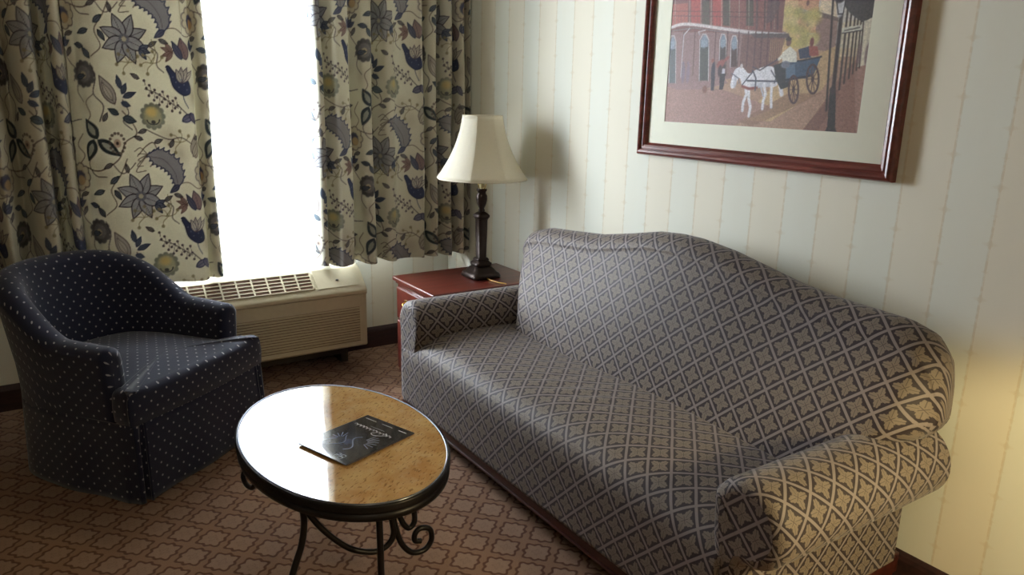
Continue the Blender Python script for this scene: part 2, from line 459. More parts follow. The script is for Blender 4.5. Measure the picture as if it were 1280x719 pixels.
# blue bird with a lacy wing
bird = [(211, 86), (215, 84), (220, 90), (227, 96), (236, 98), (241, 108), (240, 116), (232, 119), (224, 115), (218, 108), (215, 96)]
FB.poly([fp(*p) for p in smoothpath(bird, 4, True)], (58, 74, 128)); FB.line([fp(*p) for p in smoothpath(bird, 4, True)], 1.1, (40, 48, 92), .9)
for k in range(4): leaf(229, 104, 62 + k * 22 - 20, 23 - k * 2, 7, (206, 198, 180), (96, 84, 110), 1.0)
for k in range(6): FB.blob(*fp(219 + k * 3.4, 97 + (k % 3) * 5 + k), 1.0, 1.0, (120, 136, 180), .9)
stem([(230, 118), (232, 126), (236, 134)], 1.2, NAVY)
leaf(226, 150, 25, 20, 9, (112, 116, 156), (58, 62, 112), 1.2); leaf(238, 140, -60, 16, 8, (120, 120, 158), (60, 64, 116), 1.1)
# berry sprig
stem([(182, 112), (195, 116), (208, 124), (222, 134)], 1.0, (84, 72, 84))
for k in range(22):
    t = k / 21; bx = 182 + 42 * t; by = 112 + 22 * t + ((k * 7) % 19 - 9) * 1.1
    FB.line([fp(bx, by), fp(bx + 2, 112 + 22 * t)], .7, (90, 78, 92), .7); FB.blob(*fp(bx, by), 2.0, 2.0, (104, 90, 106), .95)
# round peony, yellow heart in grey green
for k in range(12): FB.blob(*fp(188 + 13 * math.cos(k * .5236), 144 + 13 * math.sin(k * .5236)), 4.2, 4.2, (134, 140, 128), .85)
FB.blob(*fp(188, 144), 13.5, 13, (186, 182, 146)); FB.blob(*fp(187, 139), 9.5, 8, (226, 198, 120), soft=.6)
FB.line([fp(188 + 8 * math.cos(k * .3), 148 + 6 * math.sin(k * .3)) for k in range(11)], 1.4, (88, 92, 100)); FB.blob(*fp(188, 151), 3.5, 2.6, (90, 90, 96))
# long serrated leaf, grey with blue edge
serr = []
sp_ = smoothpath([(176, 190), (190, 184), (205, 190), (217, 203), (219, 221), (210, 233)], 9)
lo_ = smoothpath([(176, 190), (183, 201), (194, 207), (203, 216), (207, 228), (210, 233)], 9)
for k, p in enumerate(sp_): serr.append((p[0] + (k % 4 == 0) * 3.0, p[1] - (k % 4 == 0) * 3.0))
for k, p in enumerate(lo_[::-1]): serr.append((p[0] - (k % 4 == 0) * 2.4, p[1] + (k % 4 == 0) * 2.0))
FB.poly([fp(*p) for p in serr], (156, 154, 162)); FB.line([fp(*p) for p in serr + serr[:1]], 1.4, (76, 84, 128))
leaf(213, 229, 215, 16, 7, (88, 96, 140), NAVY, 1.0)
stem([(180, 193), (196, 197), (208, 212), (211, 226)], .9, (110, 104, 120))
for k in range(5): stem([(176, 190), (168 - k * 2, 182 + k * 7), (160 + k * 3, 186 + k * 6)], 1.1, (116, 98, 96))
# dark ring leaves
for (x, y, dg, L) in ((117, 170, 118, 25), (118, 172, -38, 30), (113, 172, -112, 26)): leaf(x, y, dg, L, 13, TEAL, TEAL, 2.0, False, (170, 174, 160))
# fringed shaded leaf with blue sprig
leaf(142, 130, 115, 36, 15, (176, 168, 164), (110, 94, 100), 1.3); leaf(140, 126, 118, 24, 8, (196, 186, 172), (120, 104, 110), .9)
for dg, L, x, y in ((100, 16, 151, 112), (62, 14, 152, 118), (20, 18, 153, 122), (-20, 12, 150, 128)): leaf(x, y, dg, L, 6.5, (62, 84, 124), NAVY, 1.0)
leaf(145, 142, 150, 14, 7, (58, 84, 110), TEAL, 1.1); leaf(150, 146, -15, 17, 9, (66, 90, 116), TEAL, 1.2)
# scalloped flower with a red-gold heart
for k in range(9): FB.blob(*fp(252 + 11 * math.cos(k * .7), 216 + 12 * math.sin(k * .7)), 6.4, 6.4, (92, 78, 96)); 
for k in range(9): FB.blob(*fp(252 + 11 * math.cos(k * .7), 216 + 12 * math.sin(k * .7)), 5.2, 5.2, (214, 202, 172))
FB.blob(*fp(252, 217), 9, 10, (78, 84, 132)); FB.blob(*fp(254, 220), 6.5, 7, (206, 166, 116))
# tulip, dusty red in blue cup
leaf(238, 262, 105, 26, 14, (150, 116, 122), (80, 66, 96), 1.2); leaf(232, 262, 118, 24, 8, (90, 96, 140), NAVY, 1.1)
for dg in (160, 200, 130, 230): leaf(221, 254, dg, 15, 5, (160, 124, 120), (120, 88, 92), .9)
for dg in (90, 60, 30): leaf(246, 251, dg, 13, 6, (88, 96, 140), NAVY, .9)
# bell flower at the right edge
leaf(240, 196, 85, 30, 15, (182, 172, 158), (126, 108, 108), 1.1); leaf(236, 194, 60, 22, 8, (196, 186, 166), (120, 104, 104), .9)
# olive twigs
for (ox, oy) in ((165, 82), (195, 268 - 0), (220, 176)):
    for k in range(5):
        a = k * .9 + .3; stem([(ox, oy), (ox + 9 * math.cos(a), oy - 9 * math.sin(a)), (ox + 15 * math.cos(a + .3), oy - 14 * math.sin(a + .3))], 1.1, (160, 146, 108), .8)
        FB.blob(*fp(ox + 15 * math.cos(a + .3), oy - 14 * math.sin(a + .3)), 2.6, 2.6, (156, 142, 104), .8)
for (x, y, dg) in ((178, 160, 200), (172, 172, 160), (186, 176, 20), (126, 150, 60), (205, 240, -20), (262, 235, 200), (258, 66, 240), (192, 62, 30), (176, 100, 150), (206, 182, 60), (150, 212, 100), (132, 200, 210), (240, 172, 10)):
    leaf(x, y, dg, 12, 5, (120, 118, 126), OUT, .9)
for pts in ([(178, 160), (190, 166), (206, 172), (222, 170), (236, 178)], [(132, 200), (142, 212), (152, 208), (160, 200)], [(100, 100), (96, 116), (104, 128)], [(192, 62), (202, 70), (200, 84), (208, 92)], [(258, 66), (250, 74), (256, 84), (262, 92), (258, 104)], [(112, 190), (104, 200), (112, 214), (124, 216)]):
    stem(pts, 1.3, (104, 90, 98))
# left column of motifs: shaded round flower, rosettes, small leaves
for k in range(14): FB.blob(*fp(140 + 9 * math.cos(k * .45), 176 + 12 * math.sin(k * .45)), 2.2, 2.2, (110, 96, 96), .8)
FB.blob(*fp(140, 176), 5, 6, (196, 160, 140)); FB.blob(*fp(140, 176), 2, 2.4, (100, 80, 84))
for k in range(11): FB.blob(*fp(108 + 11 * math.cos(k * .571), 96 + 12 * math.sin(k * .571)), 4.6, 4.6, (84, 84, 96), .9)
FB.blob(*fp(108, 96), 10, 11, (128, 126, 134)); FB.blob(*fp(108, 97), 4.5, 5, (210, 190, 150)); FB.blob(*fp(108, 97), 1.8, 2, (70, 64, 76))
for dg, x, y in ((170, 112, 65), (120, 118, 78), (40, 128, 224), (-60, 132, 232), (200, 120, 232), (10, 262, 100)): leaf(x, y, dg, 14, 6, (80, 96, 130), TEAL, 1.0)
stem([(118, 84), (122, 100), (118, 118), (128, 132), (122, 150)], 1.4, OUT); stem([(118, 118), (108, 128), (112, 142), (106, 152)], 1.2)
stem([(262, 165), (255, 178), (262, 190), (256, 200)], 1.3); stem([(196, 240), (200, 255), (192, 268)], 1.0, OLIVE)
fg_ = FB.c.mean(-1, keepdims=True); FB.c = FB.c * .68 + fg_ * np.array([.99, 1.0, .985]) * .32; FB.c = np.clip((FB.c - .8) * 1.08 + .79, 0, 1)
FB.c = FB.c * .84 + np.array([212, 208, 198]) / 255. * .16
TW, TH = .54, .682
def floral(U, V):      # metres on the cloth -> linear colour
    return FB.at((U / TW * 165) % 165, (V / TH * 186) % 186)

# ------------------------------------------------------------------ room shell
XL, YF, CH = -4.7, -6.2, 2.5
def struct(name, mb, mat, bevel=0):
    o = mb.build(name, mat, bevel=bevel); return tag(o, kind='structure')
m = MB(); m.box(XL - .12, .12, YF - .12, .12, -.1, 0); struct('floor', m, M_carpet)
m = MB(); m.box(XL - .12, .12, YF - .12, .12, CH, CH + .1); struct('ceiling', m, M_ceil)
m = MB(); m.box(0, .12, YF - .12, .12, 0, CH); struct('wall_right', m, M_wall_r)
WX0, WX1, WZ0, WZ1 = -1.82, -.42, .60, 2.16
m = MB(); m.box(XL, WX0, 0, .12, 0, CH); m.box(WX1, 0, 0, .12, 0, CH); m.box(WX0, WX1, 0, .12, 0, WZ0); m.box(WX0, WX1, 0, .12, WZ1, CH)
struct('wall_window', m, M_wall_b)
m = MB(); m.box(XL - .12, XL, YF - .12, .12, 0, CH); struct('wall_left', m, M_wall_r)
m = MB(); m.box(XL, 0, YF - .12, YF, 0, CH); struct('wall_back', m, M_wall_b)
bb = [(0, 0), (.014, 0), (.014, .098), (.010, .112), (.004, .122), (0, .124)]
m = MB(); m.prism([(-a, b) for a, b in bb], 'x', XL, -.001); o = m.build('baseboard_window', M_base); tag(o, kind='structure')
m = MB(); m.prism([(-a, b) for a, b in bb], 'y', YF, -.015); o = m.build('baseboard_right', M_base); tag(o, kind='structure')
# window: frame, mullion, pane and sill
wr = tag(bpy.data.objects.new('window_1', None), kind='structure'); COL.objects.link(wr); wr.location = ((WX0 + WX1) / 2, .06, WZ0)
m = MB(); t = .045
for a in ((WX0, WX0 + t, WZ0, WZ1), (WX1 - t, WX1, WZ0, WZ1), (WX0 + t, WX1 - t, WZ0, WZ0 + t), (WX0 + t, WX1 - t, WZ1 - t, WZ1)): m.box(a[0], a[1], .05, .10, a[2], a[3])
shift(m, -np.array(wr.location)).build('window_frame', M_white, wr, .004)
m = MB(); m.box(WX0 + t, WX1 - t, .072, .078, WZ0 + t, WZ1 - t); shift(m, -np.array(wr.location)).build('pane', M_glass, wr)
m = MB(); m.box(WX0, WX1, .0, .05, WZ0, WZ0 + .018); shift(m, -np.array(wr.location)).build('window_sill', M_white, wr, .004)
m = MB(); m.box(-9, 7, .13, 14, -3.1, -3.0); o = tag(m.build('ground_outside', M_ground), kind='structure')

# ------------------------------------------------------------------ curtains
def curtain(name, pathxy, z0, z1, u0, label, hem_wave=.004, step=.0034, lean=None, vofs=0.30, amp=1.75, dy=0):
    P2 = smoothpath(pathxy, 14); L = arclen(P2); n = int(L[-1] / step); s = np.linspace(0, L[-1], n)
    X = np.interp(s, L, P2[:, 0]); Y = np.interp(s, L, P2[:, 1]) + dy
    if dy: Y = np.where(X < -1.935, -.170 + (Y - dy + .218) * 1.5, Y)
    mz = int((z1 - z0) / step); z = np.linspace(z0, z1, mz)
    XX = np.repeat(X[None], mz, 0); YY = np.repeat(Y[None], mz, 0); ZZ = np.repeat(z[:, None], n, 1)
    h = (ZZ - z0) / (z1 - z0); ym = np.mean(Y)
    YY = ym + (YY - ym) * amp * (1 - .2 * h) + .004 * np.sin(s[None] * 19 + ZZ * 2.3) * (1 - h)
    XX = XX + .004 * np.sin(ZZ * 5 + s[None] * 9) + (lean(XX, h) if lean else 0)
    ZZ = ZZ + (1 - h) ** 6 * hem_wave * np.sin(s[None] * 23)
    UV_u = u0 + s[None] + 0 * ZZ
    ctr = np.array([X.mean(), ym, z0]); root = None
    o = numpy_mesh(name, np.stack([XX, YY, ZZ], -1) - ctr, M_curtain, None, floral(UV_u, ZZ - vofs), solid=.0025)
    o.location = ctr; return tag(o, label, 'curtain')
# left panel (dense folds, a broad smooth stretch, a rolled edge at the opening)
pl = [(-2.62, -.20), (-2.60, -.26), (-2.56, -.27), (-2.545, -.20), (-2.51, -.17), (-2.48, -.24), (-2.45, -.27), (-2.42, -.20), (-2.39, -.175), (-2.355, -.235), (-2.33, -.265), (-2.30, -.20),
      (-2.27, -.18), (-2.24, -.24), (-2.21, -.265), (-2.175, -.20), (-2.15, -.18), (-2.12, -.235), (-2.09, -.262), (-2.05, -.262), (-2.032, -.20), (-2.01, -.175), (-1.99, -.21), (-1.985, -.255), (-1.955, -.255), (-1.93, -.19),
      (-1.90, -.185), (-1.87, -.222), (-1.80, -.236), (-1.70, -.232), (-1.60, -.238), (-1.50, -.242), (-1.455, -.236), (-1.435, -.216), (-1.43, -.20), (-1.418, -.215), (-1.402, -.238), (-1.378, -.236), (-1.368, -.21), (-1.375, -.18), (-1.395, -.175)]
LL = arclen(smoothpath(pl, 14)); PP = smoothpath(pl, 14); k0 = int(np.argmin(np.abs(PP[:, 0] + 1.50)))
curtain('floral_curtain', pl, .572, 2.36, .41 - LL[k0] + TW * 20, 'cream curtain with blue floral print, wide panel behind the navy armchair', vofs=.300, amp=1.3, dy=.028,
        lean=lambda X, h: np.where(X > -1.47, -.05 * np.clip(h - .55, 0, 1) ** 1.0, 0) * 1.0)
pr = [(-.872, -.17), (-.885, -.20), (-.868, -.232), (-.842, -.236), (-.832, -.21), (-.828, -.185), (-.812, -.19), (-.80, -.225), (-.775, -.255), (-.735, -.252), (-.70, -.235), (-.685, -.195), (-.665, -.18), (-.65, -.21), (-.635, -.25),
      (-.60, -.26), (-.575, -.225), (-.56, -.185), (-.545, -.18), (-.528, -.215), (-.51, -.25), (-.475, -.256), (-.455, -.235), (-.43, -.225), (-.38, -.232), (-.33, -.252), (-.305, -.262), (-.298, -.22), (-.285, -.178),
      (-.268, -.20), (-.255, -.245), (-.225, -.258), (-.205, -.222), (-.195, -.185), (-.18, -.20), (-.165, -.245), (-.14, -.262), (-.118, -.238), (-.108, -.19), (-.092, -.20), (-.078, -.25), (-.055, -.262), (-.040, -.232), (-.032, -.19), (-.02, -.215), (-.012, -.258)]
LR = arclen(smoothpath(pr, 14)); PR = smoothpath(pr, 14); k1 = int(np.argmin(np.abs(PR[:, 0] + .335)))
curtain('floral_curtain', pr, .575, 2.36, .43 - LR[k1] + TW * 20, 'cream curtain with blue floral print, narrow pleated panel beside the lamp', vofs=.955 - .534 - .682 + .03)
# sheer behind them
xs = np.linspace(WX0 - .03, WX1 + .05, 420); zs = np.linspace(.585, 2.36, 30)
XX, ZZ = np.meshgrid(xs, zs); YY = -.09 + .016 * np.sin(xs * 95 + 1.2 * np.sin(xs * 17))[None] * (1 - .3 * (ZZ - .6) / 1.7)
o = numpy_mesh('sheer_curtain', np.stack([XX + 1.12, YY + .09, ZZ - .585], -1), M_sheer); o.location = (-1.12, -.09, .585)
tag(o, 'sheer white curtain hanging in the bright window opening', 'curtain')
# curtain rods above the picture
m = MB(); m.tube([(-2.7, -.22, 2.372), (-.01, -.22, 2.372)], .012); o = m.build('curtain_rod', M_white); tag(o, 'white curtain rod near the ceiling holding the floral panels', 'curtain rod')
m = MB(); m.tube([(-1.9, -.09, 2.372), (-.30, -.09, 2.372)], .010)
for x in (-1.9, -.30): m.box(x - .008, x + .008, -.09, 0, 2.364, 2.38)
o = m.build('curtain_rod', M_white); tag(o, 'white curtain rod near the ceiling holding the sheer', 'curtain rod')

# ------------------------------------------------------------------ wall air conditioner
AX0, AX1 = -1.80, -.665
ac = thing('wall_air_conditioner', ((AX0 + AX1) / 2, -.15, 0), 'long beige air conditioner under the window with slatted grilles', 'air conditioner')
D0 = -np.array(ac.location)
top = smoothpath([(-.115, .566), (-.16, .562), (-.215, .536), (-.27, .488), (-.298, .462), (-.312, .445), (-.314, .432)], 5)
def slope_pt(t):     # on the sloping top, t 0 (back) .. 1 (front)
    a = np.array([-.165, .5635]); b = np.array([-.285, .4755]); return a + (b - a) * t
prof = [(0, .566)] + [tuple(p) for p in top] + [(-.314, .424), (-.300, .420), (-.300, .135), (-.285, .125), (0, .125)]
m = MB(); m.prism(prof, 'x', AX0, AX1, True); shift(m, D0).build('cabinet', M_ac, ac, .012, 4)
m = MB(); m.box(AX0 + .06, AX0 + .10, -.16, -.016, 0, .127); m.box(AX1 - .10, AX1 - .06, -.16, -.016, 0, .127); m.box(AX0 + .10, AX1 - .10, -.16, -.15, .05, .127)
shift(m, D0).build('subbase', M_plug, ac)  # dark colour paints in the shadow below the cabinet
# discharge grille on the slope
gx0, gx1 = -1.62, -.945
cx = (gx0 + gx1) / 2
g = MB(); a, b = np.array([-.208, .541]), np.array([-.288, .4725]); nrm = np.array([-(b - a)[1], (b - a)[0]]); nrm = nrm / np.linalg.norm(nrm); nrm = nrm if nrm[1] > 0 else -nrm
def quad(mb, x0, x1, t0, t1, lift, th):
    p, q = a + (b - a) * t0, a + (b - a) * t1
    P = [p + nrm * lift, q + nrm * lift, q + nrm * (lift - th), p + nrm * (lift - th)]
    mb.prism([tuple(k) for k in P], 'x', x0, x1)
rc = MB(); quad(rc, gx0, gx1, 0, 1, .0035, .012); o = shift(rc, D0).build('grille_recess', M_acdark, ac)
gm = MB(); ng = 9
for k in range(ng + 1):
    x = gx0 + (gx1 - gx0) * k / ng; quad(gm, x - .004, x + .004, 0, 1, .0085, .008)
for k in range(6):
    t = k / 5; quad(gm, gx0, gx1, t - .022, t + .022, .007, .006)
shift(gm, D0).build('top_grille', M_ac, ac)
# louvred front panel: raised frame then slats
fm = MB(); fx0, fx1 = AX0 + .02, AX1 - .02
fm.box(fx0, fx1, -.304, -.299, .352, .418)
fm.box(fx0, fx1, -.304, -.299, .138, .160); fm.box(fx0, fx0 + .02, -.304, -.299, .160, .352); fm.box(fx1 - .02, fx1, -.304, -.299, .160, .352)
shift(fm, D0).build('front_frame', M_ac, ac, .002)
sm_ = MB(); ns = 13
for k in range(ns):
    z = .162 + (.190) * (k + .5) / ns
    sm_.prism([(-.306, z - .0045), (-.3055, z + .0025), (-.3015, z + .0058), (-.3013, z - .003)], 'x', fx0 + .02, fx1 - .02)
shift(sm_, D0).build('front_louvres', M_grille, ac)
rm = MB(); rm.box(fx0 + .02, fx1 - .02, -.3012, -.2995, .160, .352); shift(rm, D0).build('louvre_recess', M_acdark, ac)
k_ = MB(); k_.lathe([(.008, 0), (.008, .004), (.006, .006)], n=16); sk = np.array([-.81, -.262, .500]); shift(k_, sk + D0); k_.build('latch', M_plug, ac)
# control flap line at the right end of the slope
fl = MB(); a2 = a; 
quad(fl, -.925, -.70, -.12, 1.05, .0030, .002); shift(fl, D0).build('control_door', M_ac, ac, .001)

# ------------------------------------------------------------------ end table
et = thing('end_table', (-.32, -.80, 0), 'reddish cherry wood end table between curtain and sofa', 'table')
D0 = -np.array(et.location)
T = (-.633, -.006, -1.012, -.567)
m = MB(); m.box(T[0], T[1], T[2], T[3], .548, .571); shift(m, D0).build('tabletop', M_cherry, et, .006, 3)
m = MB(); m.box(T[0] + .012, T[1] - .004, T[2] + .012, T[3] - .012, .535, .5478); shift(m, D0).build('top_moulding', M_cherry, et, .004)
m = MB(); m.box(T[0] + .022, T[1] - .005, T[2] + .02, T[3] - .02, .06, .535); shift(m, D0).build('body', M_cherry, et, .003)
m = MB(); m.box(T[0] + .05, T[1] - .01, T[2] + .03, T[3] - .03, 0, .06); shift(m, D0).build('plinth', M_cherry, et)
for z0, z1 in ((.36, .52), (.09, .345)):
    m = MB(); m.box(T[0] + .008, T[0] + .0225, T[2] + .035, T[3] - .035, z0, z1); d = shift(m, D0).build('drawer', M_cherry, et, .004)
    zc = (z0 + z1) / 2; xk = T[0] + .008; yc = -.72 if z0 > .3 else (T[2] + T[3]) / 2
    yc = (T[2] + T[3]) / 2 if z0 < .3 else -.735
    m = MB(); m.box(xk - .003, xk + .001, yc - .035, yc + .035, zc - .012 + .02, zc + .014 + .02)
    m.tube(smoothpath([(xk, yc - .027, zc + .02), (xk - .018, yc - .024, zc + .018), (xk - .022, yc, zc + .004), (xk - .018, yc + .024, zc + .018), (xk, yc + .027, zc + .02)], 5), .0035, 8)
    shift(m, D0).build('handle', M_brass, d)

# ------------------------------------------------------------------ table lamp
LX, LY, LZ = -.242, -.79, .571
lp = thing('table_lamp', (LX, LY, LZ), 'table lamp with cream bell shade and dark bronze column', 'lamp')
m = MB()
m.lathe([(.0, 0.0000), (.080, 0.0000), (.082, 0.0120), (.078, 0.0240), (.066, 0.0300), (.055, 0.0440), (.046, 0.0520), (.040, 0.0560)], n=40, power=5, rot=.0)
for sx in (-1, 1):
    for sy in (-1, 1):
        m.lathe([(.0, 0), (.020, 0.0000), (.022, 0.0100), (.014, 0.0220), (.0, 0.0260)], c=(sx * .058, sy * .058), n=12)
m.lathe([(.040, 0.0550), (.045, 0.0600), (.046, 0.0720), (.038, 0.0780), (.032, 0.0860)], n=32, power=5)
m.build('lamp_base', M_bronze, lp)
m = MB()
m.lathe([(.030, 0.0850), (.034, 0.0900), (.028, 0.0980), (.0215, 0.1000), (.0255, 0.2922), (.030, 0.3009), (.034, 0.3058), (.034, 0.3158), (.024, 0.3257), (.013, 0.3331)], n=32, power=6)
m.build('column', M_bronze, lp)
m = MB()
m.lathe([(.012, 0.3306), (.017, 0.3381), (.013, 0.3480), (.016, 0.3554), (.024, 0.3728), (.028, 0.3951), (.027, 0.4125), (.020, 0.4249), (.022, 0.4323), (.026, 0.4373), (.026, 0.4447), (.012, 0.4472)], n=28)
m.build('urn_finial', M_bronze, lp)
m = MB(); m.lathe([(.010, 0.4447), (.010, 0.5030), (.016, 0.5092), (.016, 0.5712), (.0, 0.5774)], n=16); m.build('socket', M_cream, lp)
# bell shade: eight slightly hollow panels with seam piping
zt, zb, rt, rb = .800, .500, .098, .226
def shade_r(t): return rt + (rb - rt) * (t ** 2.1 * .70 + t * .30)      # t 0 top .. 1 bottom
P = []
NT = 18
for i in range(NT + 1):
    t = i / NT; r = shade_r(t); row = []
    for k in range(96):
        a_ = 2 * math.pi * k / 96; ph = (a_ * 8 / (2 * math.pi)) % 1
        q = 1 - .030 * math.sin(math.pi * ph) ** .8
        row.append((r * q * math.cos(a_), r * q * math.sin(a_), zt + (zb - zt) * t))
    P.append(row)
m = MB(); m.grid(P, wrap=True); o = m.build('lamp_shade', M_shade, lp)
sd = o.modifiers.new('thickness', 'SOLIDIFY'); sd.thickness = .002
m = MB()
for k in range(8):
    a_ = 2 * math.pi * k / 8; m.tube([((shade_r(i / NT) + .001) * math.cos(a_), (shade_r(i / NT) + .001) * math.sin(a_), zt + (zb - zt) * i / NT) for i in range(NT + 1)], .0016, 6)
for row, rr in ((P[0], .003), (P[-1], .0035)):
    m.tube([row[k % 96] for k in range(97)], rr, 6)
m.build('shade_piping', M_shade, lp)
m = MB()
for sx in (-1, 1): m.tube(smoothpath([(0, sx * .014, .43), (0, sx * .05, .50), (0, sx * .055, .62), (0, sx * .03, .74), (0, 0, .775)], 6), .0018, 6)
for k in range(3):
    a_ = 2 * math.pi * k / 3; m.tube([(0, 0, .775), (.094 * math.cos(a_), .094 * math.sin(a_), .797)], .0018, 6)
m.build('harp', M_brass, lp)
m = MB(); cordp = smoothpath([(-.01, -.075, .006), (-.012, -.12, .005), (-.004, -.17, .005), (.012, -.205, .0055), (.014, -.216, .0045)], 8)
m.tube(cordp, .0035, 8); m.build('cord', M_cord, lp)

# ------------------------------------------------------------------ framed picture
FY0, FY1, FZ0, FZ1 = -2.754, -1.657, 1.250, 2.075      # outer
IY0, IY1, IZ0, IZ1 = -2.705, -1.704, 1.300, 2.025      # sight edge
PY0, PY1, PZ0, PZ1 = -2.615, -1.788, 1.386, 1.945      # print
fr = thing('framed_picture', (0, (FY0 + FY1) / 2, FZ0), 'large framed street painting with white horse carriage above the sofa', 'picture')
D0 = -np.array(fr.location)
m = MB()
prof = [(0, 0), (-.020, 0), (-.030, .004), (-.034, .012), (-.031, .020), (-.024, .024), (-.026, .030), (-.022, .040), (-.014, .046), (-.010, .050), (0, .050)]
rings = []
w, h = FY1 - FY0, FZ1 - FZ0
for (cy, cz, sy, sz) in ((FY0, FZ0, 1, 1), (FY1, FZ0, -1, 1), (FY1, FZ1, -1, -1), (FY0, FZ1, 1, -1)):
    rings.append([(x, cy + sy * d, cz + sz * d) for x, d in prof])
rings.append(rings[0]); R_ = np.array(rings)
m.grid(R_, wrap=True); m.sm = [False] * len(m.sm)
shift(m, D0).build('frame', M_frame, fr, .0015)
m = MB(); m.box(-.0085, -.0065, FY0 + .02, FY1 - .02, FZ0 + .02, FZ1 - .02)
m.box(-.0105, -.0085, FY0 + .03, PY0, FZ0 + .03, FZ1 - .03); m.box(-.0105, -.0085, PY1, FY1 - .03, FZ0 + .03, FZ1 - .03); m.box(-.0105, -.0085, PY0, PY1, FZ0 + .03, PZ0); m.box(-.0105, -.0085, PY0, PY1, PZ1, FZ1 - .03)
shift(m, D0).build('mat_board', M_mat, fr)
m = MB(); m.box(-.0135, -.012, FY0 + .045, FY1 - .045, FZ0 + .045, FZ1 - .045); shift(m, D0).build('glass', M_glass, fr)
# the painting: drawn in image pixel coordinates (242 wide, 164+ high), a projective map takes image pixels onto the sheet
HP = (-0.2869284563869386, -5.107242287552449e-05, 160.70676590328247, 0.08132825533367424, -0.1450623778413774, 14.941865710167477, 0.05273794150814261, -0.007620558469099561)
def pp(*pts):
    out = []
    for x, y in pts:
        w_ = HP[6] * x + HP[7] * y + 1
        out.append((PY1 - (HP[0] * x + HP[1] * y + HP[2]) / w_, (HP[3] * x + HP[4] * y + HP[5]) / w_ - PZ0))
    return out
PB = Board(PY1 - PY0, PZ1 - PZ0, .0016, (186, 148, 112)); K = .00345     # K: metres on the sheet per image pixel
def poly(c, *p, a=1.): PB.poly(pp(*p), c, a)
def ln(c, w_, *p, a=1.): PB.line(pp(*p), w_ * K, c, a)
def bl(c, x, y, rx, ry, a=1., soft=.3, ang=0.):
    (u, v), = pp((x, y)); PB.blob(u, v, rx * K, ry * K, c, a, ang, soft)
# sky, distant houses and trees
poly((206, 200, 186), (985, -70), (1120, -70), (1100, 60), (985, 60))
poly((214, 176, 122), (968, -60), (1012, -40), (1010, 62), (966, 70)); poly((206, 150, 110), (1000, -60), (1030, -60), (1024, 42), (1000, 40))
poly((224, 204, 170), (1030, -30), (1052, -20), (1046, 62), (1024, 60))
poly((150, 118, 108), (1024, 14), (1050, 22), (1046, 66), (1020, 62)); poly((112, 92, 86), (1024, 14), (1050, 22), (1050, 27), (1022, 20))
poly((176, 160, 140), (1000, 10), (1030, 18), (1030, 22), (1000, 16))
for y in (4, 30): bl((120, 82, 74), 1012, y, 2, 3)
for k in range(26):
    t = k * 2.4; bl(((196, 184, 96), (168, 160, 88), (208, 196, 120), (186, 166, 84))[k % 4], 1000 + 17 * math.sin(t) + k * .3, 34 + 20 * math.cos(t * 1.7), 8, 7, .75, .7)
# road and pavements
poly((176, 136, 110), (830, 112), (985, 84), (1045, 60), (1075, 60), (1050, 100), (1000, 170), (830, 160)); poly((196, 160, 112), (985, 88), (1046, 58), (1062, 62), (1030, 112), (965, 152), (930, 150))
poly((160, 116, 108), (830, 108), (905, 112), (970, 135), (900, 165), (825, 160), a=.8); poly((150, 112, 110), (830, 92), (905, 96), (912, 104), (880, 112), (848, 112), (830, 106))
poly((152, 106, 92), (1052, 96), (1084, 62), (1096, 60), (1080, 175), (1000, 170), (1030, 130)); poly((126, 86, 76), (1000, 168), (1048, 112), (1052, 120), (1020, 170), a=.7)
poly((182, 140, 124), (1070, 90), (1092, 70), (1082, 170), (1072, 170), a=.6)
poly((140, 100, 80), (925, 152), (985, 118), (1030, 116), (960, 150), (940, 158), a=.6)
# corner house with gallery
poly((142, 106, 106), (836, 36), (985, 40), (970, 88), (905, 100), (830, 106)); poly((116, 78, 72), (930, 42), (985, 44), (972, 90), (925, 96), a=.8)
poly((122, 76, 72), (836, -80), (990, -80), (980, 42), (836, 40))
poly((170, 84, 74), (842, 6), (862, 4), (862, 32), (841, 34)); poly((150, 84, 76), (905, -60), (975, -60), (968, 38), (905, 36), a=.5)
for x in (866, 893): poly((178, 72, 66), (x, -60), (x + 12, -60), (x + 12, 33), (x, 32))
for x in (880, 906, 935): poly((84, 74, 62), (x, -60), (x + 9, -60), (x + 9, 33), (x, 32))
for x in (847, 865, 879, 892, 905, 915, 927, 939, 949, 960, 971): ln((186, 160, 150), .9, (x, -70), (x - 1, 36), a=.8)
for y in (12, 18): ln((90, 60, 58), .8, (842, y + 2), (975, y + 4), a=.8)
for k in range(34): ln((100, 66, 62), .6, (842 + k * 4, 18), (842 + k * 4, 34), a=.6)
for x in (950, 960, 968, 976): ln((74, 54, 56), 2.2, (x, -70), (x - 2, 36), a=.7)
ln((206, 196, 196), 3.2, *[tuple(p) for p in smoothpath([(838, 36), (852, 31), (870, 31), (905, 36), (945, 41), (986, 44)], 5)]); ln((120, 104, 108), 1.2, (842, 39), (870, 35), (905, 40), (985, 47))
poly((96, 72, 74), (962, -6), (978, 4), (968, 26), (960, 30), a=.8)
poly((92, 78, 78), (940, 42), (988, 42), (990, 47), (946, 48))
for x0, x1, y0, y1, c in ((877, 888, 50, 101, (66, 70, 66)), (902, 910, 50, 86, (70, 62, 60)), (916, 924, 52, 84, (80, 60, 56)), (839, 847, 52, 104, (84, 92, 98))):
    xc = (x0 + x1) / 2; poly(c, (x0, y0), (x1, y0), (x1 - 1, y1), (x0 - 1, y1)); bl((120, 136, 156), xc, y0 + 2, (x1 - x0) / 2, 8); poly((136, 150, 170), (x0 + 1, y0), (x1 - 1, y0), (x1 - 1, y0 + 9), (x0 + 1, y0 + 9), a=.8)
    ln((196, 188, 188), 1., (x0 - 1, y1), (x0, y0), (xc - 2, y0 - 7), (xc + 2, y0 - 7), (x1, y0), (x1 - .5, y1))
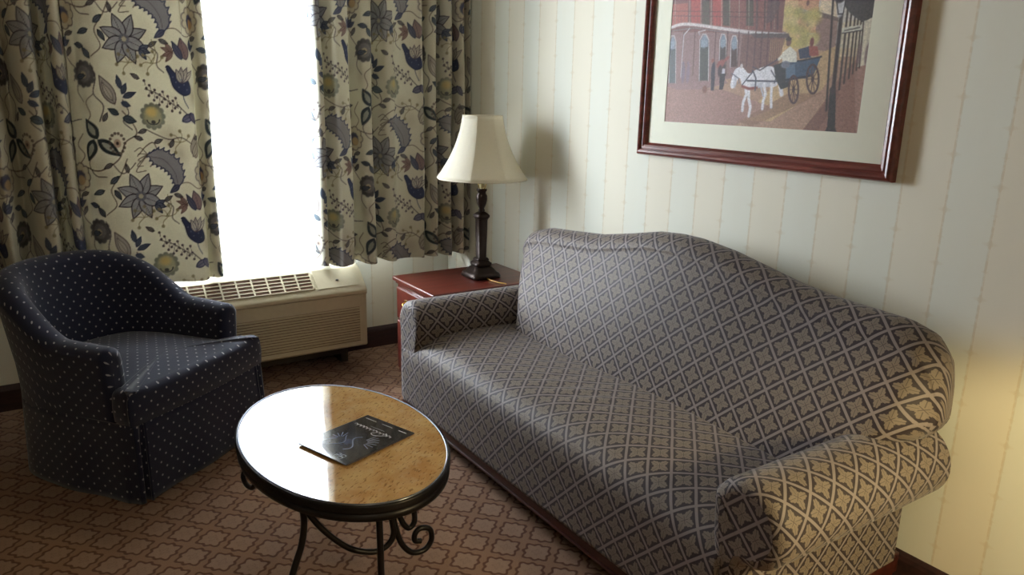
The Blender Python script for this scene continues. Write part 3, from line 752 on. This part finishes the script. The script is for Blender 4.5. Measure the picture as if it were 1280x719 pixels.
for x in (857, 871, 897, 912, 926, 938, 947, 955, 963): ln((92, 62, 62), 1.6, (x, 40), (x - 3, 94 if x < 930 else 84), a=.8)
ln((196, 186, 190), 1.2, (864, 36), (857, 44), (853, 96)); ln((188, 176, 176), 1., (877, 44), (875, 40), (884, 38))
for k in range(9): ln((190, 150, 96), 1., (966 + k * 2.5, 50), (964 + k * 2.5, 76), a=.5)
# passers by
for x, c in ((856, (112, 96, 118)), (862, (124, 104, 122))): bl(c, x, 92, 3.2, 12, .8); bl(c, x, 79, 2, 2.2, .8)
bl((50, 48, 62), 893.5, 89, 3.2, 11); poly((48, 46, 58), (891, 92), (896, 92), (894.5, 113), (890.5, 113)); bl((150, 84, 74), 893, 76, 2.2, 2.6)
bl((150, 76, 72), 903, 80, 7, 4.5, ang=.5); bl((150, 76, 72), 910, 74, 5, 2, ang=.6); bl((190, 186, 200), 906, 90, 3, 4); bl((64, 50, 56), 902, 89, 3.4, 7)
poly((44, 40, 50), (902, 92), (909, 92), (906, 112), (901, 112)); bl((124, 76, 64), 883, 112, 4, 4.5)
# horse
HW = (224, 224, 232); HS = (180, 182, 198)
poly(HW, *[tuple(p) for p in smoothpath([(930, 84), (938, 92), (946, 88), (956, 84), (966, 83), (973, 88), (975, 98), (972, 108), (960, 108), (948, 110), (936, 112), (930, 108), (927, 98), (924, 100), (921, 108), (917, 111), (915, 106), (918, 94), (922, 86)], 4, True)])
ln(HW, 4.5, (972, 92), (977, 104), (979, 118)); poly(HS, (940, 105), (970, 102), (966, 109), (942, 111), a=.7)
ln(HW, 3.4, (934, 108), (935, 118), (931, 128), (930, 138)); ln(HW, 3.4, (938, 109), (938, 124), (940, 134), (938, 145)); ln(HW, 3.2, (957, 106), (959, 118), (956, 126), (955, 136)); ln(HW, 3.2, (967, 104), (966, 120), (966, 134))
ln(HS, 2., (953, 108), (956, 120)); bl(HS, 921, 102, 2.6, 8, .6); ln((96, 96, 116), 1.1, (917, 92), (925, 98), (926, 104)); bl((200, 190, 190), 929, 83, 2, 3)
ln((140, 64, 58), 2.6, (930, 108), (938, 111), (948, 110)); ln((66, 68, 88), 1.6, (936, 101), (980, 102)); ln((66, 68, 88), 1.6, (943, 88), (947, 98), (946, 113)); ln((66, 68, 88), 1.3, (930, 106), (938, 96), (943, 90)); ln((66, 68, 88), 1.2, (966, 88), (972, 98), (970, 104))
ln((74, 66, 80), 1.2, (943, 84), (952, 88), (975, 74), (985, 70))
# carriage, driver and passenger
poly((50, 56, 60), (969, 82), (986, 76), (990, 108), (978, 112), (972, 100)); poly((58, 82, 112), (984, 78), (1004, 76), (1028, 72), (1020, 92), (1010, 98), (986, 98)); poly((104, 132, 164), (984, 82), (996, 80), (996, 100), (984, 102), a=.6)
poly((50, 62, 90), (1000, 62), (1013, 58), (1016, 72), (1002, 74)); ln((40, 44, 56), 1.4, (980, 78), (1004, 76), (1029, 71)); ln((40, 44, 56), 2., (985, 100), (1010, 96), (1018, 94))
for x, y, rx, ry in ((994, 112, 6, 17), (1018, 99, 7.5, 18)):
    for k in range(10): ln((92, 66, 62), .9, (x, y), (x + rx * math.cos(k * .628), y + ry * math.sin(k * .628)))
    ln((70, 52, 56), 2., *[(x + rx * math.cos(k * .2618), y + ry * math.sin(k * .2618)) for k in range(25)])
    bl((60, 46, 50), x, y, 2, 3)
poly((222, 220, 204), (980, 66), (990, 58), (998, 66), (998, 78), (980, 78)); bl((120, 84, 76), 988, 53, 3.4, 4.4); bl((70, 62, 60), 988, 49, 4, 2); ln((222, 220, 204), 3, (984, 66), (976, 74)); bl((110, 118, 136), 984, 81, 6, 4)
poly((160, 80, 70), (1013, 58), (1024, 58), (1026, 70), (1014, 70)); bl((120, 60, 56), 1017, 53, 2.6, 5)
# arcade posts, street lamp and sign on the right
poly((214, 206, 180), (1078, 20), (1094, 18), (1090, 80), (1074, 84)); poly((206, 192, 150), (1050, 30), (1078, 24), (1076, 70), (1050, 72), a=.7)
for x, y1 in ((1060, 112), (1065, 104), (1070, 98), (1074, 92), (1078, 88), (1081, 85)): ln((72, 62, 60), 2.0 - (x - 1060) * .03, (x + 2, 12), (x - 9 + (x - 1060) * .2, y1))
ln((60, 54, 54), 2.2, (1048, -70), (1035, 138)); ln((56, 50, 52), 4.0, (1054, 16), (1044, 110)); poly((52, 52, 54), (1039, 116), (1047, 116), (1046, 160), (1049, 168), (1032, 168), (1036, 158)); bl((60, 56, 58), 1043, 113, 4, 4)
poly((74, 72, 74), (1056, -80), (1110, -80), (1093, 22), (1080, 28), (1066, 18), (1058, 8)); bl((196, 196, 200), 1053, 10, 4.5, 9); ln((50, 48, 52), 1.2, (1048, 2), (1050, 18), (1056, 18), (1059, 2)); bl((58, 54, 58), 1052, -2, 6, 5)
poly((206, 206, 186), (1055, 35), (1080, 31), (1080, 38), (1055, 42)); ln((90, 88, 84), 1.1, (1058, 38.5), (1077, 34.5)); ln((64, 60, 62), 1., (1055, 42), (1080, 38))
for x in (1076, 1086): bl((120, 96, 100), x, 68, 2.6, 11, .8)
xs = np.linspace(0, PY1 - PY0, 400); zs = np.linspace(0, PZ1 - PZ0, 280); XX, ZZ = np.meshgrid(xs, zs)
Pm = np.stack([np.full_like(XX, -.0088), PY1 - XX, PZ0 + ZZ], -1) + D0
gr_ = np.random.default_rng(2); gz = gr_.normal(0, 1, PB.c.shape[:2]); gz = (gz + np.roll(gz, 1, 1) + np.roll(gz, 1, 0) + np.roll(gz, 2, 1)) / 2
gl = PB.c.mean(-1, keepdims=True); PB.c = np.clip((PB.c * .82 + gl * .18) * (1 + .07 * gz[..., None]), 0, 1)
PB.c = PB.c * .93 + np.array([.80, .76, .74]) * .10  # pale haze over the picture, painted into the print colours
numpy_mesh('painting', Pm, M_print, fr, PB.at(XX, ZZ))

# ------------------------------------------------------------------ sofa
so = thing('sofa', (-.43, -2.07, 0), 'camelback sofa in grey brown diamond fabric along the wall', 'sofa')
D0 = -np.array(so.location)
SF, SB = -.82, -.045
YL, YR = -1.035, -2.975           # outer faces of the lower arm panels
# wooden base rail
m = MB()
m.box(SF + .012, SF + .04, YR + .01, YL - .01, .075, .142); m.box(SB - .03, SB, YR + .01, YL - .01, .075, .142)
m.box(SF + .04, SB - .03, YR + .005, YR + .03, .075, .142); m.box(SF + .04, SB - .03, YL - .03, YL - .005, .075, .142)
m.box(SF + .006, SF + .014, YR + .01, YL - .01, .075, .084)
shift(m, D0).build('base_rail', M_rail, so, .003)
for x in (SF + .07, SB - .07):
    for y in (YL - .08, YR + .08):
        m = MB(); m.lathe([(.018, 0), (.024, .02), (.030, .076)], c=(x, y), n=16); shift(m, D0).build('foot', M_rail, so)
# seat: one long crowned surface falling straight to the rail at the front
sp = smoothpath([(-.20, .430), (-.38, .447), (-.55, .452), (-.68, .446), (-.755, .428), (-.800, .392), (-.820, .335), (-.822, .24), (-.818, .135)], 9)
sl = arclen(sp)
ys = np.linspace(YL - .06, YR + .06, 110); P = []; U = []
rb_ = np.random.default_rng(3)
for y in ys:
    e = min(abs(y - ys[0]), abs(y - ys[-1])); c_ = 1 - math.exp(-e / .10)
    w_ = min(1, (y - YR) / .5)
    row = []
    for (x, z) in sp:
        up = max(0, (z - .30)) / .15
        zz = z - .022 * (1 - c_) * up + .007 * math.sin(y * 5.5 + 1) * up - .010 * up * math.exp(-((y + 2.0) / .35) ** 2) * max(0, min(1, (-.35 - x) / .2))
        # soft pulled wrinkles near the middle of the seat
        dd = math.hypot((x + .60) * 2.2, (y + 2.08)); zz += up * .0025 * math.sin(58 * (y + .55 * x)) * math.exp(-(dd / .28) ** 2)
        row.append((x - .006 * math.sin(y * 4) * (1 - up) * 0, y, zz))
    P.append(row); U.append([(y, l) for l in sl])
m = MB(); m.grid(np.array(P), np.array(U)); 
n_ = len(sp)
o = shift(m, D0).build('seat', M_sofa, so); s_ = o.modifiers.new('thickness', 'SOLIDIFY'); s_.thickness = .012; s_.offset = -1 if False else 1
# back
HY = [(-3.085, .60), (-3.08, .70), (-3.07, .77), (-3.05, .83), (-3.003, .876), (-2.933, .896), (-2.837, .900), (-2.707, .906), (-2.563, .923), (-2.436, .948), (-2.298, .975), (-2.15, .992), (-2.06, .993),
      (-1.95, .984), (-1.80, .952), (-1.62, .918), (-1.42, .900), (-1.26, .888), (-1.16, .862), (-1.10, .815), (-1.075, .755), (-1.062, .66), (-1.058, .56)]
hy = np.array(HY); E0, E1 = hy[0, 0], hy[-1, 0]
st = []
for k in range(13): st.append(E0 + .09 * (1 - math.cos(k / 12 * math.pi / 2)))
st += list(np.linspace(E0 + .10, E1 - .10, 84))
for k in range(12, -1, -1): st.append(E1 - .09 * (1 - math.cos(k / 12 * math.pi / 2)))
P = []; U = []
sy = smoothpath([(a, 0) for a in [0]] + [(1, 0)], 2)
for y in st:
    h_ = float(np.interp(y, hy[:, 0], hy[:, 1]))
    d = min(y - E0, E1 - y); w_ = math.sqrt(max(0.0, 1 - (1 - min(d / .09, 1)) ** 2)); w_ = max(w_, .02)
    r = .082
    pts = [(-.380, .30), (-.392, .42)]
    for k in range(1, 5): pts.append((-.392 + .160 * (k / 4) - .022 * math.sin(math.pi * k / 4), .42 + (h_ - .082 - .42) * k / 4))
    for k in range(1, 8):
        a_ = math.pi - math.pi * k / 8; pts.append((-.150 + r * math.cos(a_), h_ - r + r * math.sin(a_)))
    pts += [(-.066, h_ - .12), (-.055, .6), (-.05, .35), (-.05, .145)]
    q = smoothpath(pts, 5)
    q = np.array([(-.17 + (x + .17) * w_, z) for x, z in q])
    L_ = arclen(smoothpath(pts, 5)); row = []; ru = []
    for x, z in q:
        left = y > -2.07; k_ = min(1, max(0, (z - .44) / (.42 if left else .22))); k_ = k_ * k_ * (3 - 2 * k_)
        yc_ = (E0 + E1) / 2; b_ = .80 if left else .83; q_ = b_ + (1 - b_) * k_; y2 = yc_ + (y - yc_) * q_; row.append((x, y2, z)); ru.append(y2)
    P.append(row); U.append([(a_, l) for a_, l in zip(ru, L_)])
U = np.array(U)
m = MB(); m.grid(np.array(P), U)
m.add(P[0], [list(range(len(P[0])))]); m.add(P[-1], [list(range(len(P[0])))[::-1]])
shift(m, D0).build('backrest', M_sofa, so)
# arms
def arm(sign, yo, yroll, r, zr, label=None):
    """yo outer face of lower panel, yroll roll centre; sign +1: outside is towards -y"""
    o_ = -sign
    def YY(v): return yo - o_ * v            # v measured inwards from the outer face
    vr = (yo - yroll) * o_                      # roll centre measured inwards
    th = .085
    pts = [(0.0, .135), (0.0, .30)]
    pts += [(0.0 + .002, max(.36, zr - r - .01))]
    # roll: start from underside at outer face, around outside, top, to the inner face
    a0 = math.radians(238); 
    a0 = math.acos(max(-1, min(1, (0 - vr) / r))) if abs(vr) < r else math.pi
    A = np.linspace(2 * math.pi - a0, 2 * math.pi - a0 - math.radians(250 if vr < .06 else 215), 17)
    for a_ in A: pts.append((vr + r * math.cos(a_), zr + r * math.sin(a_)))
    pts = [p for i, p in enumerate(pts) if i != 2 or p[1] < pts[3][1]]
    iv = vr + r
    pts += [(max(iv - .012, .10), zr - .07), (max(iv - .02, .09), .36), (max(iv - .02, .09), .135)]
    q = smoothpath(pts, 3); L_ = arclen(q)
    cen = np.array([vr, zr - .08])
    P = []; U = []
    R0 = .035
    SA = SB - .05
    ringsx = [(SA, 0)] + [(x, 0) for x in np.linspace(SA - .02, SF + R0, 34)]
    for k in range(1, 7):
        a_ = k / 6 * math.pi / 2; ringsx.append((SF + R0 - R0 * math.sin(a_), R0 * (1 - math.cos(a_))))
    nrmv = np.gradient(q, axis=0); nrmv = np.stack([nrmv[:, 1], -nrmv[:, 0]], 1); nrmv /= np.linalg.norm(nrmv, axis=1)[:, None] + 1e-9
    if ((q[len(q) // 2] - cen) @ nrmv[len(q) // 2]) > 0: nrmv = -nrmv
    ul = 0; px_ = None
    for x, ins in ringsx:
        Q = q + nrmv * min(ins, .032)
        Q[:, 1] = np.maximum(Q[:, 1], .135)
        P.append([(x, YY(v), z) for v, z in Q]); uu = (SB - x) + ins
        U.append([(uu + .02, l + (0)) for l in L_])
    U = np.array(U)
    m = MB(); m.grid(np.array(P), U)
    last = P[-1]; n = len(last)
    # front face closed by a strip between mirrored halves
    vv = [(p[1], p[2]) for p in last]
    i, j = 0, n - 1; F = []
    while j - i > 1:
        F.append([i, i + 1, j - 1, j] if j - i > 2 else [i, i + 1, j]); i += 1; j -= 1
    m.add(last, F, [[vv[k] for k in f] for f in F], True)
    o = shift(m, D0).build('armrest', M_sofa, so)
    return o
arm(-1, YL, -1.135, .108, .490)
arm(+1, YR, -2.972, .115, .488)

# ------------------------------------------------------------------ coffee table
CT = np.array([-1.435, -1.935]); A1, B1 = .294, .446
ct = thing('coffee_table', (CT[0], CT[1], 0), 'oval coffee table, glossy golden stone top on curled iron legs', 'table')
D0 = -np.array(ct.location)
def oval(prof, n=96):
    P = []
    for ins, z in prof:
        P.append([((A1 - ins) * math.cos(2 * math.pi * k / n), (B1 - ins) * math.sin(2 * math.pi * k / n), z) for k in range(n)])
    return P
m = MB(); m.grid(oval([(.02, .425), (.010, .447), (.0085, .450)]), wrap=True, cap=True); m.build('stone_top', M_stone, ct)
m = MB(); m.grid(oval([(.010, .440), (.0095, .4505), (.006, .4530), (.003, .4500), (.003, .440)]), wrap=True); m.build('edge_bead', M_rim, ct)
m = MB(); m.grid(oval([(.03, .423), (.012, .423), (.003, .4235), (-.002, .4255), (.000, .4300), (-.003, .4440), (.0, .4490), (.004, .4500), (.010, .4400)]) , wrap=True)
m.grid(oval([(.03, .4235), (.06, .4235), (.06, .400), (.004, .400), (.000, .403), (.0, .4240), (.03, .4235)]), wrap=True); m.build('apron', M_iron, ct)
def L3(pts): return [(p[0] + D0[0], p[1] + D0[1], p[2]) for p in pts]
def iron(name, pts, r=.009, n=8):
    m = MB(); m.tube([tuple(p) for p in smoothpath(L3(pts), n)], r, 10); return m.build(name, M_iron, ct)
l1 = [(-1.644, -2.200, .405), (-1.642, -2.2, .351), (-1.652, -2.202, .294), (-1.674, -2.207, .24), (-1.705, -2.215, .16), (-1.728, -2.222, .08), (-1.735, -2.225, .03), (-1.722, -2.222, .010), (-1.704, -2.218, .016), (-1.702, -2.218, .034)]
l2 = [(-1.473, -2.310, .405), (-1.474, -2.315, .3), (-1.476, -2.322, .204), (-1.482, -2.34, .12), (-1.488, -2.362, .05), (-1.487, -2.360, .016), (-1.484, -2.345, .010), (-1.484, -2.335, .026)]
mir = lambda pts: [(2 * CT[0] - p[0], 2 * CT[1] - p[1], p[2]) for p in pts]
for l in (l1, l2, mir(l1), mir(l2)): iron('leg', l, .0095)
U_ = [(-1.640, -2.205, .405), (-1.622, -2.21, .367), (-1.585, -2.213, .311), (-1.53, -2.215, .25), (-1.483, -2.22, .222), (-1.442, -2.22, .21), (-1.407, -2.22, .221), (-1.392, -2.22, .25), (-1.396, -2.22, .29), (-1.402, -2.215, .34), (-1.404, -2.21, .402)]
S_ = [(-1.400, -2.205, .402), (-1.391, -2.21, .319), (-1.382, -2.215, .259), (-1.367, -2.22, .207), (-1.335, -2.222, .169), (-1.295, -2.222, .164), (-1.272, -2.222, .189), (-1.276, -2.222, .226), (-1.305, -2.222, .240), (-1.324, -2.222, .229), (-1.326, -2.222, .206), (-1.307, -2.222, .198)]
K_ = [(-1.375, -2.20, .402), (-1.367, -2.2, .31), (-1.354, -2.2, .262), (-1.334, -2.2, .238), (-1.316, -2.2, .254), (-1.318, -2.2, .30), (-1.330, -2.2, .402)]
for l in (U_, mir(U_)): iron('stretcher', l, .0085)
for l in (S_, mir(S_), K_, mir(K_)): iron('scroll', l, .0085)
C_ = [(-1.69, -1.860, .402), (-1.700, -1.850, .375), (-1.712, -1.852, .352), (-1.712, -1.880, .338), (-1.706, -1.925, .345), (-1.700, -1.950, .372), (-1.690, -1.955, .402)]
for l in (C_, mir(C_)): iron('scroll', l, .008)
m = MB(); m.tube(L3([(-1.41, -2.21, .401), (-1.41, -1.66, .401)]), .007); m.tube(L3([(-1.66, -2.2, .401), (-1.21, -1.67, .401)]), .007); m.build('top_brace', M_iron, ct)

# ------------------------------------------------------------------ magazine
mg_c = np.array([-1.402, -1.992]); 
P4 = np.array([(-1.566, -1.936), (-1.305, -1.843), (-1.237, -2.050), (-1.500, -2.138)])   # left, far, right, near
ex = (P4[1] - P4[0]) / np.linalg.norm(P4[1] - P4[0]); ang = math.atan2(ex[1], ex[0])
MW, MH = .276, .212
mgz = thing('magazine', (mg_c[0], mg_c[1], .4506), 'dark glossy magazine lying on the stone tabletop', 'magazine', ang)
# board: x along the long side (towards the printed top edge), y across, metres
MBd = Board(MW, MH, .0009, (26, 26, 34))
MBd.blob(.10, .11, .10, .08, (70, 84, 118), .8, soft=1.); MBd.blob(.045, .16, .05, .03, (150, 160, 184), .5, .2, soft=1.)
MBd.blob(.03, .06, .035, .05, (96, 106, 132), .6, soft=1.)
br = np.random.default_rng(11)
for k in range(7):       # splayed quills in the picture on the cover
    a_ = -1.9 + k * .30; MBd.line([(.125 + .02 * math.cos(a_), .075 + .02 * math.sin(a_)), (.125 + .055 * math.cos(a_), .075 + .05 * math.sin(a_))], .004, (176, 184, 204), .85)
for k in range(6):
    a_ = .3 + k * .42; MBd.line([(.105 + .012 * math.cos(a_), .145 + .012 * math.sin(a_)), (.105 + .040 * math.cos(a_), .145 + .036 * math.sin(a_))], .003, (150, 164, 196), .8)
MBd.line([(x, .09 + .02 * math.sin(x * 60)) for x in np.linspace(.06, .15, 20)], .004, (170, 178, 200), .7)
MBd.line([(x, .13 - .015 * math.cos(x * 70)) for x in np.linspace(.05, .13, 20)], .003, (150, 160, 190), .6)
def scribble(x0, y0, y1, h, n, wd, col=(206, 204, 206)):
    pts = []
    for k in range(n * 6 + 1):
        t = k / (n * 6); a_ = t * n * 2 * math.pi; pts.append((x0 + h * (.5 * math.sin(a_) + .18 * math.sin(a_ * 2.3)), y0 + (y1 - y0) * t + .0025 * math.cos(a_)))
    MBd.line(pts, wd, col, .95)
scribble(.205, .190, .030, .010, 11, .0034)                      # script title across the cover
MBd.line([tuple(p) for p in smoothpath([(.214, .062), (.205, .052), (.190, .066), (.181, .086), (.188, .100), (.196, .094)], 6)], .004, (206, 204, 206))
MBd.line([(.222, .140), (.222, .078)], .0016, (190, 190, 194))
for y0, y1 in ((.196, .150), (.122, .078), (.048, .018)): scribble(.256, y0, y1, .003, 8, .0022, (186, 190, 180))
# two rounded figures in the corner
for pts in ([(.024, .052), (.036, .052), (.036, .040), (.024, .040), (.024, .052)], [(.012, .052), (.024, .052), (.024, .040), (.012, .040), (.012, .052)],
            [(.036, .068), (.036, .060), (.026, .060), (.026, .070), (.013, .070), (.012, .060)]):
    MBd.line([tuple(p) for p in smoothpath(pts, 4)], .0026, (196, 206, 214))
xs = np.linspace(0, MW, 230); ys2 = np.linspace(0, MH, 180); XX, YY = np.meshgrid(xs, ys2)
lift = lambda X, Y: .0052 + .0015 * np.exp(-(((X - 0) / .05) ** 2)) + .0015 * np.sin(X * 14 + .4)
Pm = np.stack([XX - MW / 2, YY - MH / 2, lift(XX, YY)], -1)
numpy_mesh('cover', Pm, M_cover, mgz, MBd.at(XX, YY), solid=.0006)
m = MB(); n = 24; prf = [(x - MW / 2 + (.001 if x < .01 else 0), float(lift(x, 0)) - .0006) for x in np.linspace(.0005, MW - .001, n)]
m.prism([(x, max(z, .0014)) for x, z in prf][::-1] + [(-MW / 2 + .002, .0009 + .002), (-MW / 2 + .06, .0006), (MW / 2 - .001, .0004)], 'y', -MH / 2 + .001, MH / 2 - .001)
m.build('pages', M_page, mgz)

# ------------------------------------------------------------------ navy armchair
CA = math.radians(37.5)
ch = thing('armchair', (-1.898 + .31 * math.cos(CA) - .36 * math.sin(CA), -1.177 + .31 * math.sin(CA) + .36 * math.cos(CA), 0), 'navy barrel armchair with small pale dots and a floor length skirt', 'chair', CA)
CX, CY = .31, .36          # footprint centre in chair measure: a 0..0.62 across, b 0 (front)..0.72
def cl(a, b, z): return (a - CX, b - CY, z)
AW, AD = .62, .74
def hshell(t):             # t 0..1 round the shell
    s = math.sin(math.pi * t); k = max(0, (s - .38) / .62); return .572 + .02 * s + .195 * (k * k * (3 - 2 * k)) ** .9
ctl = [(.005, .125), (.0, .22), (-.002, .34), (.010, .46), (.055, .575), (.155, .665), (.31, .695), (.465, .665), (.565, .575), (.608, .46), (.620, .34), (.620, .22), (.615, .125)]
cp = smoothpath(ctl, 8); cL = arclen(cp); N = len(cp)
tg = np.gradient(cp, axis=0); tg /= np.linalg.norm(tg, axis=1)[:, None]; nr = np.stack([-tg[:, 1], tg[:, 0]], 1)   # outward (left of travel)
P = []; U = []
def section(h, th):
    # offset outward(+) / inward(-), z
    r = th
    pts = [(-r * .9, .34), (-r * 1.0, .42), (-r * 1.05, h - .10), (-r, h - .045)]
    for k in range(1, 8): a_ = math.pi - math.pi * k / 8; pts.append((r * math.cos(a_), h - .045 + .045 * math.sin(a_)))
    pts += [(r, h - .045), (r * 1.02, h - .14), (r * .98, .36), (r, .20)]
    return smoothpath(pts, 3)
ends = [0] * 1
seq = []
for k in range(6): seq.append((0, -(.030) * math.cos(k / 6 * math.pi / 2) * 1.0, math.sin((k + .35) / 6.35 * math.pi / 2)))
for i in range(N): seq.append((i, 0, 1))
for k in range(5, -1, -1): seq.append((N - 1, (.030) * math.cos(k / 6 * math.pi / 2), math.sin((k + .35) / 6.35 * math.pi / 2)))
for i, ext, sc in seq:
    t = cL[i] / cL[-1]; h = hshell(t); q = section(h, .050); back = max(0, math.sin(math.pi * t)) ** 3
    ql = arclen(q)
    p = cp[i] + tg[i] * ext; row = []; ru = []
    for (o_, z), l in zip(q, ql):
        oo = o_ * (.25 + .75 * sc) + back * .045 * max(0, (z - .40) / .4) + (.012 * max(0, (z - .4)) / .2)
        zz = z if z < .40 else z - (1 - sc) * .035 * (z - .40) / (h - .40)
        pp = p + nr[i] * oo; row.append(cl(pp[0], pp[1], zz)); ru.append((cL[i] + ext, l))
    P.append(row); U.append(ru)
m = MB(); m.grid(np.array(P), np.array(U))
for row, ru, rev in ((P[0], U[0], 1), (P[-1], U[-1], 0)):
    n = len(row); i, j = 0, n - 1; F = []
    while j - i > 1:
        F.append([i, i + 1, j - 1, j] if j - i > 2 else [i, i + 1, j]); i += 1; j -= 1
    m.add(row, F, [[(row[k][0], row[k][2]) for k in f] for f in F])
m.build('backrest', M_navy, ch)
# seat cushion: T shape with rounded edges
def cushion(outline, z0, z1, r, crown):
    O = smoothpath(outline, 5, True); O = np.array(O); t_ = np.roll(O, -1, 0) - np.roll(O, 1, 0); t_ /= np.linalg.norm(t_, axis=1)[:, None]
    nn = np.stack([t_[:, 1], -t_[:, 0]], 1); c = O.mean(0)
    if np.mean(((O - c) * nn).sum(1)) < 0: nn = -nn
    per = np.r_[arclen(np.vstack([O, O[:1]]))]
    rows = []; uvr = []
    def ring(ins, z, side):
        Q = O - nn * ins; rows.append([cl(a, b, z) for a, b in Q]); return Q
    Z = [(r * .6, z0), (0, z0 + r * .7)]
    for z in (z0 + r * .7, z0 + (z1 - z0) * .5): Z.append((-.003, z))
    Z = [(r * .6, z0), (0.0, z0 + r * .6), (-.003, (z0 + z1) / 2)]
    for k in range(0, 6):
        a_ = k / 5 * math.pi / 2; Z.append((r * (1 - math.cos(a_)), z1 - r + r * math.sin(a_)))
    for ins, z in Z:
        Q = ring(ins, z, True); uvr.append([(per[i], z) for i in range(len(Q))] + [(per[-1], z)])
    for k in range(1, 8):
        f = 1 - k / 7 * .999; Q = (O - nn * r - c) * f + c; zz = z1 + crown * (1 - f ** 2)
        rows.append([cl(a, b, zz) for a, b in Q])
    side_n = len(Z); m = MB(); m.grid(np.array(rows[:side_n]), np.array(uvr), wrap=True)
    tu = np.array([[(p[0], p[1]) for p in row] + [(row[0][0], row[0][1])] for row in rows[side_n - 2:]])
    m.v = m.v; m.grid(np.array(rows[side_n - 1:]), tu[1:], wrap=True)
    return m
out = [(-.04, .0), (.15, -.012), (.31, -.016), (.47, -.012), (.66, .0), (.668, .02), (.666, .055), (.655, .100), (.61, .106), (.585, .12), (.575, .16), (.572, .30), (.56, .44), (.50, .58), (.31, .64),
       (.12, .58), (.06, .44), (.050, .30), (.048, .16), (.036, .12), (.01, .106), (-.035, .100), (-.046, .055), (-.048, .02)]
m = cushion([(a, b - .01) for a, b in out], .285, .432, .035, .018); m.build('seat_cushion', M_navy, ch)
# skirt: flares to the floor, inverted pleats at the two front corners
loop = [(-.05, .03), (-.048, .0), (-.046, -.008), (-.030, -.010), (-.016, .040), (-.002, -.010), (.014, -.012), (.16, -.016), (.31, -.018), (.46, -.016), (.606, -.012), (.622, -.010), (.636, .040), (.650, -.010), (.666, -.008), (.668, .0), (.670, .03),
        (.672, .14), (.672, .34), (.658, .47), (.605, .605), (.485, .712), (.31, .747), (.135, .712), (.015, .605), (-.038, .47), (-.052, .34), (-.052, .14)]
O = smoothpath(loop, 6, True); per = arclen(np.vstack([O, O[:1]])); c = np.array([.31, .36]); P = []; U = []
for k in range(13):
    z = .305 - (.300) * k / 12; f = 1 + .035 * (k / 12)
    Q = (O - c) * f + c
    pl_ = O[:, 1] > .03; 
    depth = np.clip((O[:, 1] + .01) / .05, 0, 1) * ((O[:, 0] < .01) | (O[:, 0] > .61)) * (O[:, 1] < .06) * (O[:, 0] > -.032) * (O[:, 0] < .652)
    Q[:, 1] -= depth * .045 * (1 - k / 12) ; Q[:, 0] += .004 * np.sin(per[:-1] * 24) * (k / 12); Q[:, 1] += .004 * np.cos(per[:-1] * 21) * (k / 12)
    P.append([cl(a, b, z) for a, b in Q]); U.append([(per[i], z) for i in range(len(Q))] + [(per[-1], z)])
m = MB(); m.grid(np.array(P), np.array(U), wrap=True); o = m.build('skirt', M_navy, ch); s_ = o.modifiers.new('thickness', 'SOLIDIFY'); s_.thickness = .005; s_.offset = 1
m = MB(); m.box(-CX + .02, CX - .02, -CY + .05, CY - .14, .20, .29); m.build('seat_deck', M_navy, ch)
